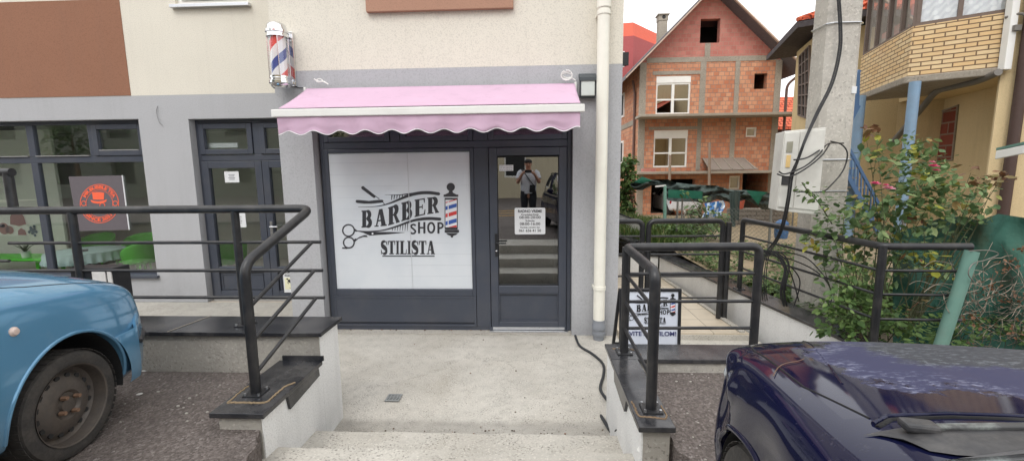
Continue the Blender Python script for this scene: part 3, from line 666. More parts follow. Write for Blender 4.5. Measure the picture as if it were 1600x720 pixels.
# --- text from the built-in font
def text_mesh(txt, size, bold=0.0, align='CENTER'):
    cu = bpy.data.curves.new('txt', 'FONT'); cu.body = txt; cu.size = size; cu.align_x = align; cu.align_y = 'CENTER'; cu.offset = bold; cu.resolution_u = 3
    o = bpy.data.objects.new('txt', cu); COL.objects.link(o); dg = bpy.context.evaluated_depsgraph_get(); dg.update()
    me = bpy.data.meshes.new_from_object(o.evaluated_get(dg)); vs = [v.co.copy() for v in me.vertices]; fs = [tuple(p.vertices) for p in me.polygons]
    bpy.data.objects.remove(o); bpy.data.curves.remove(cu); bpy.data.meshes.remove(me); return vs, fs
def text_on(mb, txt, size, f3, bold=0., wide=None, align='CENTER', cx=0, cy=0):
    vs, fs = text_mesh(txt, size, bold, align)
    k = 1
    if wide: w = max(v.x for v in vs)-min(v.x for v in vs); k = wide/w
    mb.add([f3(cx+v.x*k, cy+v.y) for v in vs], fs); return mb
# opening hours notice on the barber door
a = P(804, 325, Y=SY); b = P(852, 366, Y=SY); cx, cz = (a.x+b.x)/2, (a.z+b.z)/2; hw, hh = (b.x-a.x)/2, (a.z-b.z)/2
t = thing('opening_hours_sign', 'white square notice of opening hours on the barber door glass', 'sign', (cx, SY-.002, cz-hh))
m = MB(); rr = [(sx*(hw-.014)+.014*math.cos(q)+cx, sz*(hh-.014)+.014*math.sin(q)+cz) for sx, sz, q0 in ((1, 1, 0), (-1, 1, PI/2), (-1, -1, PI), (1, -1, 1.5*PI)) for q in (q0, q0+PI/4, q0+PI/2)]
m.slab([(x, SY+.004, z) for x, z in rr], .005, (0, 1, 0)); m.build('sign_plate', PAPER, t)
m = MB()
f3 = lambda x, y: (cx+x, SY+.0035, cz+y)
for txt, y, s, w, bo in (('RADNO VREME', .118, .045, .285, .0014), ('Ponedeljak-Petak', .077, .030, .21, .0006), ('08:00-20:00', .044, .045, .255, .0008), ('Subota', .004, .032, .11, .0006), ('08:00-16:00', -.034, .045, .245, .0008), ('Nedelja neradni dan', -.075, .026, .235, .0005), ('061 656 41 50', -.115, .045, .265, .0008)):
    text_on(m, txt, s, f3, bo, w, cy=y)
m.build('sign_lettering', INK, t)
a = P(780, 258, Y=SY); b = P(802, 267, Y=SY)
t = thing('paper_note', 'small white printed note at the top of the barber door glass', 'notice', ((a.x+b.x)/2, SY, b.z))
MB().box(a.x, b.x, SY+.004, SY+.008, b.z, a.z).build('sheet', PAPER, t)
m = MB()
for i in range(3): text_on(m, ['radno vreme salona', 'tel. 061 656 41 50', 'hvala'][i], .018, lambda x, y: ((a.x+b.x)/2+x, SY+.0035, (a.z+b.z)/2+.022-.022*i+y), 0, .14)
m.build('print', M('grey_print', srgb(110, 112, 116), .6), t)
# notes on the tea shop door
for (x0, y0, x1, y1, lab) in ((350, 268, 374, 285, 'upper small white printed note on the tea shop door glass'), (361, 332, 385, 355, 'lower taller white sheet on the tea shop door glass, behind the railing')):
    Yn = FY+.004; a = P(x0, y0, Y=Yn); b = P(x1, y1, Y=Yn)
    t = thing('paper_note', lab, 'notice', ((a.x+b.x)/2, Yn, b.z)); MB().box(a.x, b.x, Yn, Yn+.004, b.z, a.z).build('sheet', PAPER, t)
    m = MB()
    for i in range(4):
        z = a.z-(a.z-b.z)*(.3+.14*i); x = (a.x+b.x)/2; w = (b.x-a.x)*(.35, .28, .38, .3)[i]/1.6
        m.box(x-w, x+w, Yn-.0015, Yn-.0005, z-.006, z+.006)
    m.build('print', M('pale_print', srgb(150, 152, 158), .6), t)
p = P(347, 229, Y=6.62); MB().box(p.x-.26, p.x+.26, 6.6, 6.62, p.z-.02, p.z+.05).build('card_strip', PAPER, label='long white card lying behind the fanlight above the tea shop door', category='card')
# slippery floor warning
x0, x1, z0, z1 = -3.86, -3.60, .135, .50; Yn = FY-.045
t = thing('warning_sign', 'white and pale yellow slip warning sheet low on the tea shop door', 'sign', ((x0+x1)/2, Yn, z0))
MB().box(x0, x1, Yn, Yn+.004, z0, z1).build('sheet', PAPER, t); MB().box(x0+.02, x1-.02, Yn-.003, Yn-.001, z0+.05, z0+.235).build('yellow_panel', M('pale_yellow', srgb(232, 230, 196), .6), t)
m = MB(); f3 = lambda x, y: (x0+.11+x, Yn-.004, z1-.065+y); text_on(m, 'PAZI', .06, f3, .002, .13, cy=.02); text_on(m, 'KLIZAVO', .045, f3, .001, .16, cy=-.03)
g = G2(); g.disc((.055, .155), .013, 12); g.ribbon([(.07, .14), (.10, .105)], .03); g.ribbon([(.10, .105), (.125, .07), (.118, .025)], .017); g.ribbon([(.10, .105), (.14, .115), (.155, .10)], .014); g.ribbon([(.075, .135), (.06, .10), (.07, .08)], .010); g.ribbon([(.08, .138), (.125, .15)], .010); g.poly(R4(.08, .15, .012, .018))
g.mesh(lambda u, v: (x0+.01+u, Yn-.005, z0+.06+v), (0, -1, 0), m); m.build('sign_print', INK, t)
# bubble tea poster standing inside the window
YP = FY+.014
t = thing('shop_poster', 'dark grey square poster with orange round top hat emblem in the tea shop window', 'poster', (-6.8, YP, 1.05))
c0 = [P(x, y, Y=YP) for x, y in ((107, 276), (190, 274), (201, 359), (122, 361))]
MB().slab(c0, .010, (0, 1, 0)).build('board', M('poster_grey', srgb(98, 92, 97), .6, var=.06), t)
MB().slab([c0[1]+Vector((0, -.001, 0)), c0[1]+Vector((.014, -.001, 0)), c0[2]+Vector((.014, -.001, 0)), c0[2]+Vector((0, -.001, 0))], .012, (0, 1, 0)).build('board_edge', PAPER, t)
def pmap(x, y):        # poster emblem units of the enlarged crop
    p = P(100+x/6.54, 260+y/6.54, Y=YP-.002); return p
g = G2(); C0 = (362, 380)
g.ring(C0, 196, 7, 48); g.ring(C0, 137, 5, 40)
for x in (202, 524): g.ring((x, 378), 24, 7, 20)
g.poly([(286, 268), (330, 262), (380, 262), (412, 270), (406, 340), (298, 340)]); g.poly([(272, 340), (300, 352), (350, 358), (404, 350), (438, 336), (430, 362), (390, 378), (340, 380), (300, 374), (278, 360)])
g.ring((392, 400), 26, 7, 20); g.ribbon([(362, 452), (330, 476), (298, 470), (282, 456)], [16, 26, 18, 4]); g.ribbon([(362, 452), (394, 476), (426, 470), (444, 456)], [16, 26, 18, 4])
mb = g.mesh(pmap, (0, -1, 0)); ORANGE = M('orange_print', srgb(246, 104, 70), .6, var=.05)
def arc_text(txt, R, a_mid, span, size, up):
    vs, fs = text_mesh(txt, size, 2.2); w = max(v.x for v in vs)-min(v.x for v in vs)
    out = []
    for v in vs:
        a = a_mid+(v.x/w)*span*(1 if up else -1); r = R+(v.y if up else -v.y)
        out.append(pmap(C0[0]+r*math.cos(a), C0[1]+r*math.sin(a)))
    mb.add([q+Vector((0, -.002, 0)) for q in out], fs)
arc_text('MR.BUBBLE TEA', 166, -PI/2, 2.35, 46, True); arc_text('SINCE 2021', 166, PI/2, 1.75, 46, False)
mb.build('emblem', ORANGE, t)
# pavement sign with the same emblem
YA = 3.72; ax0, ax1, azt = .765, 1.298, .935
t = thing('pavement_sign', 'black framed pavement sign with barber emblem behind the right railing', 'sign', ((ax0+ax1)/2, YA, 0))
def ap(x, z, d=0): return Vector((x, YA+(azt-z)*-.06+.06+d, z))
m = MB()
for x in (ax0, ax1-.028): m.slab([ap(x, 0), ap(x+.028, 0), ap(x+.028, azt), ap(x, azt)], .03, (0, 1, 0))
for z in (.09, azt-.025): m.slab([ap(ax0+.029, z), ap(ax1-.029, z), ap(ax1-.029, z+.025), ap(ax0+.029, z+.025)], .03, (0, 1, 0))
m.build('sign_frame', INK, t, bevel=.003)
m = MB()
for x in (ax0, ax1-.03): m.bar((x+.015, YA+.13, azt-.02), (x+.015, YA+.52, .0), .026, .026)
m.bar((ax0+.03, YA+.40, .3), (ax1-.03, YA+.40, .3), .02, .02); m.build('back_leg', INK, t)
MB().slab([ap(ax0+.027, .112, .008), ap(ax1-.027, .112, .008), ap(ax1-.027, azt-.024, .008), ap(ax0+.027, azt-.024, .008)], .012, (0, 1, 0)).build('sign_panel', M('sign_panel_white', srgb(214, 220, 232), .4, var=.03), t)
def an(u, v):          # emblem units -> sign: pole top right, lettering below
    x = .845+(u+30)/1010*.405; z = .895-(v-30)/640*.27; return ap(x, z, .004)
LOGO[0].mesh(an, (0, -1, 0), None, 0).build('barber_emblem', INK, t, extra=[(g.mesh(an, (0, -1, 0), None, h), mt) for g, mt, h in ((LOGO[1], WHITEI, .0042), (LOGO[2], REDI, .006), (LOGO[3], BLUEI, .0062))])
m = MB(); text_on(m, '\u017dIVITE SA STILOM!', .055, lambda x, y: ap(1.03+x, .535+y, .003), .0012, .46); m.build('blue_lettering', M('dark_blue_print', srgb(52, 56, 108), .5), t)
# ---------------------------------------------------------------- furniture of the tea room
GREEN = M('green_plastic', srgb(98, 216, 62), .35, var=.06)
def make_chair():
    t = thing('plastic_chair', 'x', 'chair', (0, 0, 0), local=True)
    MB().grid(lambda u, v: ((u-.5)*.46, (v-.5)*.44, .44-.03*math.sin(PI*u)*math.sin(PI*v)), 8, 8).build('seat', GREEN, t, smooth=60, solid=.02)
    def bk(u, v):
        a = PI*(-.18+1.36*u); k = math.sin(PI*min(1, max(0, u)))**.6
        return (.27*math.cos(a)*(1+.1*v), .02+.25*math.sin(a)*(1+.14*v), .40+v*(.14+.27*k))
    MB().grid(bk, 20, 8).build('backrest', GREEN, t, smooth=60, solid=.02)
    for sx in (-1, 1):
        for sy in (-1, 1): MB().tube([(sx*.18, sy*.17, .43), (sx*.23, sy*.21, 0)], [.022, .016], 8).build('leg', GREEN, t, smooth=60)
    return t
ch = make_chair()
GRP = 'green plastic chairs in the tea room'
spots = [(-7.75, 8.25, 0.3, 'green plastic chair behind the lace covered round table'), (-7.12, 7.55, -1.7, 'green plastic chair right of the lace covered round table'), (-5.45, 7.5, -2.4, 'green plastic chair seen through the tea shop door'), (-8.75, 8.3, .2, 'green plastic chair at the back, left of the lace table'), (-9.7, 8.1, .1, 'green plastic chair behind the green table')]
for i, (x, y, a, lab) in enumerate(spots):
    o = ch if i == 0 else copy_tree(ch); o.location = (x, y, 0); o.rotation_euler = (0, 0, a); o['label'] = lab; o['group'] = GRP
t = thing('round_table', 'round table under a pale turquoise ruffled cloth in the tea shop window', 'table', (-8.02, 7.42, 0))
MB().lathe([(0, .0), (.22, .0), (.22, .03), (.04, .05), (.035, .6), (.3, .62), (.42, .615), (.42, .63), (0, .63)], (-8.02, 7.42, 0), n=24).build('pedestal', INK, t, smooth=40)
CL = M('turquoise_cloth', srgb(208, 232, 230), .8, var=.06, bump=.2, bs=50)
m = MB(); m.lathe([(0, .642), (.52, .642), (.545, .635)], (-8.02, 7.42, 0), n=48)
m.grid(lambda u, v: (-8.02+(.547+.05*v*(.4+.6*math.sin(u*2*PI*26)))*math.cos(2*PI*u), 7.42+(.547+.05*v*(.4+.6*math.sin(u*2*PI*26)))*math.sin(2*PI*u), .634-.17*v+.012*math.sin(u*2*PI*26+1)*v), 200, 4)
m.build('tablecloth', CL, smooth=50, label='pale turquoise cloth with ruffled skirt on the round tea room table', category='tablecloth')
MB().lathe([(0, 0), (.07, 0), (.075, .025), (.065, .025), (.06, .01), (0, .01)], (-7.95, 7.3, .645), n=20).build('ashtray', M('grey_ashtray', srgb(120, 118, 120), .4), smooth=40, label='small grey dish on the turquoise tablecloth', category='dish')
t = thing('bench_table', 'green low table with rounded corner in the left tea shop window', 'table', (-9.0, 7.2, 0))
MB().box(-10.2, -8.35, 6.95, 7.5, .53, .57).build('tabletop', GREEN, t, bevel=.015)
for x in (-10.0, -8.5):
    for y in (7.03, 7.42): MB().tube([(x, y, 0), (x, y, .53)], .028, 10).build('leg', GREEN, t, smooth=60)
t = thing('potted_plant', 'small spiky plant in a white pot on the green table', 'plant', (-8.78, 7.1, .572))
MB().lathe([(0, 0), (.05, 0), (.062, .11), (.054, .11), (.05, .09), (0, .09)], (-8.78, 7.1, .572), n=20).build('pot', WHITEP, t, smooth=40)
LEAFD = leafmat('pot_plant_leaf', [(0, (.03, .06, .03)), (1, (.07, .11, .05))])
m = MB()
for i in range(14):
    a = i*2.4; k = .05+.03*(i % 3); m.tube([(-8.78, 7.1, .66), (-8.78+k*.5*math.cos(a), 7.1+k*.5*math.sin(a), .74), (-8.78+k*1.6*math.cos(a), 7.1+k*1.6*math.sin(a), .82)], [.008, .006, .001], 4)
m.build('leaf', LEAFD, t)
# fruit stickers on the tea room wall
def fruit(name, lab, px, py, g, col):
    c = P(px, py, Y=7.75); s = .0108*7.75/6.86
    g.mesh(lambda u, v: (c.x+u*s, 7.74, c.z-v*s), (0, -1, 0)).build(name, col, label=lab, category='wall sticker', group='fruit stickers in the tea room')
MB().box(-12.8, -8.75, 7.75, 7.80, .2, 2.8).build('room_divider', ROOMW, bld)
RB = M('sticker_red', srgb(140, 74, 66), .7, var=.2, vs=20); BB = M('sticker_blue', srgb(72, 96, 116), .7, var=.3, vs=20); OB = M('sticker_orange', srgb(150, 92, 76), .7, var=.3, vs=20)
fruit('fruit_sticker', 'large red strawberry shape on the tea room wall', 27, 342, G2().poly([(-4, -12), (6, -14), (12, -4), (14, 8), (2, 11), (-12, 8), (-10, -4)]), RB)
fruit('fruit_sticker', 'orange slice shape left of the strawberry on the tea room wall', 7, 357, G2().disc((0, 0), 9), OB)
fruit('fruit_sticker', 'round strawberry slice below the big strawberry', 16, 359, G2().disc((0, 0), 6.5), OB)
fruit('fruit_sticker', 'half round red fruit shape right of the slices', 35, 362, G2().poly([(-7, 5), (-6, -2), (0, -6), (6, -2), (7, 5)]), RB)
gg = G2(); [gg.disc((math.cos(i*2.4)*i*.75, math.sin(i*2.4)*i*.7), 2.3, 10) for i in range(12)]
fruit('fruit_sticker', 'cluster of blue berries on the tea room wall', 52, 360, gg, BB)
MB().box(P(153, 0, Y=3.18).x, P(174, 0, Y=3.18).x, 3.10, 3.28, .84, .9)
t = thing('planter_box', 'small dark box with a white marbled front on the left granite cap', 'box', (-3.3, 3.18, .84))
a = P(150, 428, Y=3.14); b = P(184, 420, Y=3.14)
MB().box(a.x-.16, b.x, 3.10, 3.24, .84, b.z+.015).build('box_body', INK, t, bevel=.004)
MB().box(a.x+.02, b.x-.055, 3.09, 3.099, .9, b.z).box(b.x-.04, b.x-.008, 3.09, 3.099, .9, b.z).build('marble_front', M('white_marble', srgb(214, 210, 204), .4, var=.3, vs=14), t)
# ---------------------------------------------------------------- railings
RR = .030; RB_ = .0125
def railing(label, group=None):
    return thing('steel_railing', label, 'railing', (0, 0, 0))
def seg(t, name, paths, r, n=14):
    m = MB(); [m.tube(p, r, n) for p in paths]; return m.build(name, BLACKM, t, smooth=50)
def plate(t, x, y, z):
    p = MB().box(x-.055, x+.055, y-.055, y+.055, z, z+.008).build('base_plate', BLACKM, t, bevel=.002)
    m = MB()
    for a in (-1, 1):
        for b in (-1, 1): m.tube([(x+a*.042, y+b*.042, z+.004), (x+a*.042, y+b*.042, z+.02)], .008, 6)
    m.build('bolt', ALU, p)
# left railing on the upper cap, turning down on to the low cap
t = railing('black tube railing with sloping end on the left retaining wall')
top = fillet([(-3.98, 3.1, 1.715), (-1.60, 3.1, 1.715), (-1.70, 2.465, 1.44), (-1.70, 2.465, .64)], .085, 7)
seg(t, 'handrail', [top], RR)
for x in (-2.17, -3.42): seg(t, 'post', [[(x, 3.1, .84), (x, 3.1, 1.70)]], .028); plate(t, x, 3.1, .839)
plate(t, -1.70, 2.465, .635)
for z0, xl in ((1.47, -3.95), (1.258, -4.2), (1.052, -4.2)):
    seg(t, 'bar', [[(xl, 3.1, z0), (-1.545, 3.1, z0)]], RB_, 8)
    seg(t, 'sloping_bar', [[(-1.605, 3.09, z0), (-1.695, 2.475, z0-.29)]], RB_, 8)
# raised rail at the far left
t = railing('short raised black rail end at the left edge above the main railing')
seg(t, 'handrail', [fillet([(-6.5, 3.12, 2.00), (-3.86, 3.12, 2.00)], .05)], RR); seg(t, 'post', [[(-3.895, 3.12, 2.0), (-3.895, 3.12, 1.745)]], RR)
for z, x in ((1.60, -4.0), (1.33, -4.0)): seg(t, 'bar', [[(-6.5, 3.12, z), (x, 3.12, z)]], RB_, 8)
# right railing on the low L-shaped cap
t = railing('black tube railing around the corner of the low right wall beside the dark car')
A = (.672, 3.125); N_ = (.662, 2.345); E_ = (1.61, 3.145); ZT = 1.42
seg(t, 'handrail', [fillet([(N_[0], N_[1], .64), (N_[0], N_[1], ZT), (A[0], A[1], ZT), (E_[0], E_[1], ZT), (E_[0], E_[1], .64)], .06, 7)], RR)
seg(t, 'post', [[(A[0], A[1], .64), (A[0], A[1], ZT)]], RR)
for q in (A, N_, E_): plate(t, q[0], q[1], .635)
for z in (1.225, 1.02, .82):
    seg(t, 'bar', [[(A[0], A[1], z), (E_[0], E_[1], z)]], RB_, 8); seg(t, 'bar', [[(A[0], A[1], z), (N_[0], N_[1], z-.01)]], RB_, 8)
# railing across the path
t = railing('black railing of two round cornered panels across the side path')
zt = 1.33; yb = 5.50
def panel(x0, x1, zb):
    seg(t, 'panel_frame', [fillet([(x0, yb, zb), (x0, yb, zt), (x1, yb, zt), (x1, yb, zb)], .09, 7)], .033)
    for z in (zt-.19, zt-.42, zt-.70, zt-.98): seg(t, 'bar', [[(x0, yb, z), (x1, yb, z)]], .0125, 8)
panel(.3, 1.375, .1); panel(1.45, 2.36, .09)
seg(t, 'post', [[(2.43, yb, .09), (2.43, yb, 1.31)]], .033)
for q in (1.38, 2.42): MB().box(q-.02, q+.02, yb-.02, yb+.02, .7, .74).build('link', BLACKM, t)
# railing on the diagonal garden wall
t = railing('long black railing on the granite capped garden wall before the rose bushes')
Q0 = Vector((2.645, 5.60, 0)); Q1 = Vector((2.84, 3.64, 0)); Q2 = Vector((3.50, 3.62, 0)); zc = .44
seg(t, 'handrail', [fillet([Q0+Vector((0, 0, zc)), Q0+Vector((0, 0, zt)), Q1+Vector((0, 0, zt)), Q2+Vector((0, 0, zt))], .05, 6)], RR)
seg(t, 'post', [[Q1+Vector((0, 0, zc)), Q1+Vector((0, 0, zt))]], RR)
for z in (1.13, .93, .72): seg(t, 'bar', [[Q0+Vector((0, 0, z)), Q1+Vector((0, 0, z)), Q2+Vector((0, 0, z))]], RB_, 8)
plate(t, Q0.x, Q0.y, zc); plate(t, Q1.x, Q1.y, zc)
# ---------------------------------------------------------------- side path and garden walls
TILE = NT('beige_path_tile')
def tilemat():
    t = TILE; br = t.n('ShaderNodeTexBrick'); br.offset = 0; t.l(t.pos(), br.inputs['Vector'])
    br.inputs['Color1'].default_value = srgb(196, 184, 164); br.inputs['Color2'].default_value = srgb(206, 194, 174); br.inputs['Mortar'].default_value = srgb(150, 140, 124)
    br.inputs['Scale'].default_value = 1; br.inputs['Mortar Size'].default_value = .006; br.inputs['Brick Width'].default_value = .42; br.inputs['Row Height'].default_value = .42
    c = t.mix(t.ramp(t.noise(t.pos(), 3, 6, .7), [(.45, (0,)*3), (.8, (.45,)*3)]), br.outputs['Color'], srgb(150, 132, 108))
    return t.fin(t.principled(c, .55, 0, .4, t.bump(t.noise(t.pos(), 60, 3), .1)))
TILEM = tilemat()
m = MB(); m.prism([(1.01, 4.99), (2.50, 4.99), (2.28, 7.9), (1.01, 7.9)], -.06, .08); m.build('side_path', TILEM, kind='structure')
MB().box(1.01, 2.5, 4.972, 4.988, -.05, .06).build('path_riser', STEPM, kind='structure')
m = MB(); m.prism([(2.40, 5.0), (2.46, 5.0), (2.29, 7.85), (2.23, 7.85)], .081, .10); m.build('path_kerb', STEPM, kind='structure')
t = thing('garden_wall', 'pale rendered garden wall with sloping black granite cap along the side path', 'wall', (2.6, 5, 0))
wi = [(2.93, 3.05), (2.775, 4.255), (2.275, 7.83)]
MB().prism([wi[0], (4.6, 3.05), (4.6, 3.30), (3.16, 3.33), (3.02, 4.29), (2.52, 7.88), wi[2], wi[1]][:1]+[(3.17, 3.05), (3.01, 4.29), (2.51, 7.87), wi[2], wi[1]], -.1, .408).build('rendered_wall', WHITER, t)
o = .025
MB().prism([(wi[0][0]-o, 3.03), (3.20, 3.03), (3.04, 4.30), (2.54, 7.89), (wi[2][0]-o, 7.83), (wi[1][0]-o, 4.255)], .409, .44).build('granite_cap', GRAN, t, bevel=.004)
t = thing('garden_wall', 'pale end wall with dark cap closing the far end of the side path', 'wall', (1.6, 7.95, 0))
MB().box(.9, 2.27, 7.90, 8.1, -.1, .41).build('rendered_wall', WHITER, t); MB().box(.9, 2.30, 7.87, 8.13, .411, .44).build('granite_cap', GRAN, t, bevel=.004)
t = thing('garden_wall', 'dark capped low wall stepping up behind the building corner', 'wall', (1.5, 9, 0))
a = P(964, 331, Y=9.6); b = P(1003, 346, Y=8.6)
MB().slab([(a.x-1.2, 9.75, a.z+.2), a, b, (b.x, b.y-.25, b.z), (a.x, a.y-.25, a.z), (a.x-1.2, 9.5, a.z+.2)], .03).build('granite_cap', GRAN, t)
MB().slab([(a.x-1.2, 9.7, a.z+.16), (a.x, a.y-.03, a.z-.032), (b.x, b.y-.03, b.z-.032), (b.x, b.y-.2, b.z-.032), (a.x, a.y-.2, a.z-.032), (a.x-1.2, 9.55, a.z+.16)], .6).build('rendered_wall', WHITER, t)
c1 = P(964, 358, Y=8.3); c2 = P(995, 378, Y=7.95)
MB().bar((c1.x-.5, 8.6, c1.z+.1), c2, .25, .03).build('granite_cap', GRAN, t)
# terrain behind: garden, yard
def terr(x, y):
    z = .38+.30*max(0, min(1, (y-5.5)/4))*max(.25, min(1, (4.2-x)/2)) - .62*max(0, min(1, (y-12)/5))
    if x < 2.6: z += .10*max(0, min(1, (2.6-x)))
    return z+nz(x, y, .9, .05)+nz(x, y, 4, .02)
DIRT = M('garden_soil', srgb(150, 134, 108), .95, var=.3, vs=3, bump=.6, bs=30, bd=.02, dirt=(.10, .085, .06, 1), dirtamt=.6)
m = MB(); m.grid(lambda u, v: (2.54+.5*max(0, 1-v*16)*0+12*u, 7.9-4.9+4.9*0+(7.9-3.0)*0+ (3.0+5*v), terr(2.6+12*u, 3+5*v) if True else 0), 40, 24)
for i, p in enumerate(m.v):
    lim = np.interp(p[1], [3.05, 4.29, 7.87], [3.15, 3.0, 2.5]); x = lim+(p[0]-2.54)/12*(14-lim); m.v[i] = (x, p[1], terr(x, p[1]))
m.build('garden_soil', DIRT, smooth=60, kind='structure')
m = MB(); m.grid(lambda u, v: (.5+40*u*u+u, 8.05+60*v*v, terr(.5+40*u*u+u, 8.05+60*v*v)), 60, 60); m.build('yard_ground', DIRT, smooth=60, kind='structure')
# ---------------------------------------------------------------- landing details
t = thing('floor_drain', 'small square metal drain grate in the concrete landing', 'drain', (-1.22, 3.57, 0))
DG = M('drain_metal', srgb(150, 153, 152), .5, .3)
m = MB(); cxd, cyd = -1.225, 3.575; m.frame(-.062, .062, -.062, .062, 0, .004, .01)
m.v = [(cxd+x, cyd+z, .0075+y) for x, y, z in m.v]
for i in range(5): m.box(cxd-.052, cxd+.052, cyd-.05+i*.022, cyd-.038+i*.022, .0075, .0105)
for i in range(3): m.box(cxd-.034+i*.03, cxd-.028+i*.03, cyd-.052, cyd+.052, .0076, .0112)
m.build('grate', DG, t); MB().box(cxd-.06, cxd+.06, cyd-.06, cyd+.06, .004, .0072).build('drain_hole', DARKIN, t)
h = MB(); pts = [(899, 526), (906, 540), (925, 552), (942, 568), (943, 585), (938, 606), (947, 622), (959, 634)]
h.tube(smoothpath([P(899, 524, Z=.02)]+[P(x, y, Z=.016) for x, y in pts[1:]]+[P(966, 640, Z=-.02)], 6), .0135, 10)
h.tube(smoothpath([P(938, 648, Z=-.02), P(942, 654, Z=.016), P(950, 667, Z=.016), P(957, 677, Z=.02)], 6)+smoothpath([P(959, 679, Z=.02), P(966, 671, Z=.19), P(975, 676, Z=.19), P(982, 690, Z=.19), P(987, 705, Z=.2)], 6), .0135, 10)
h.build('rubber_hose', M('black_rubber', srgb(48, 50, 53), .6, var=.1), smooth=60, label='black rubber hose snaking from the downpipe over the landing to the steps', category='hose')
m = MB(); m.tube(smoothpath([P(998, 702, Z=.46), P(1010, 700, Z=.45), P(1033, 695, Z=.47)], 5), .012, 8); m.build('conduit', WHITEP, smooth=60, label='short white conduit at the foot of the right wall end', category='pipe')
# dirt, chips and leaf litter on the landing
m = MB()
for i in range(70):
    if rnd.random() < .65: x = rnd.uniform(-1.5, .55); y = 3.04+abs(rnd.gauss(0, .05))
    else: x = rnd.uniform(-1.5, .55); y = rnd.uniform(3.1, 5.05)
    r = rnd.uniform(.003, .009); m.ball((x, y, .006), r, 5, 4, (1, 1, .6))
for i in range(50): x = rnd.uniform(-2.5, .46); m.ball((x, 5.19+rnd.uniform(0, .025), .016), rnd.uniform(.004, .010), 5, 4, (1, 1, .7))
m.build('grit', M('brown_grit', srgb(120, 98, 80), .9, island=[(0, (.02, .018, .016)), (.5, (.12, .085, .06)), (.8, (.28, .24, .2)), (1, (.22, .07, .03))]), kind='stuff', label='brown grit and leaf crumbs on the concrete landing', category='grit')
# ---------------------------------------------------------------- cars (local frame: +y nose, front axle at y=0, ground z=0)
RUBBER = M('tyre_rubber', srgb(58, 56, 54), .85, var=.25, vs=30, dirt=(.14, .12, .10, 1), dirtamt=.4, ds=12, bump=.1, bs=120)
STEELRIM = M('dusty_steel_rim', srgb(90, 84, 79), .55, .3, var=.25, vs=25, dirt=(.16, .13, .10, 1), dirtamt=.5, ds=14)
PLASTIC = M('weathered_black_plastic', srgb(52, 52, 54), .5, var=.3, vs=22, dirt=(.16, .15, .14, 1), dirtamt=.45, ds=14, bump=.15, bs=70)
LAMPC = M('headlight_lens', srgb(190, 196, 200), .08, .3, var=.1)
CARGLASS = glassmat('car_glass', gain=3.2, base=.06, tint=(.28, .34, .33))
RUSTB = M('rusty_bolt', srgb(140, 112, 92), .7, .4, var=.3, vs=60)
SEAM = M('panel_gap', srgb(12, 12, 14), .8, var=0)
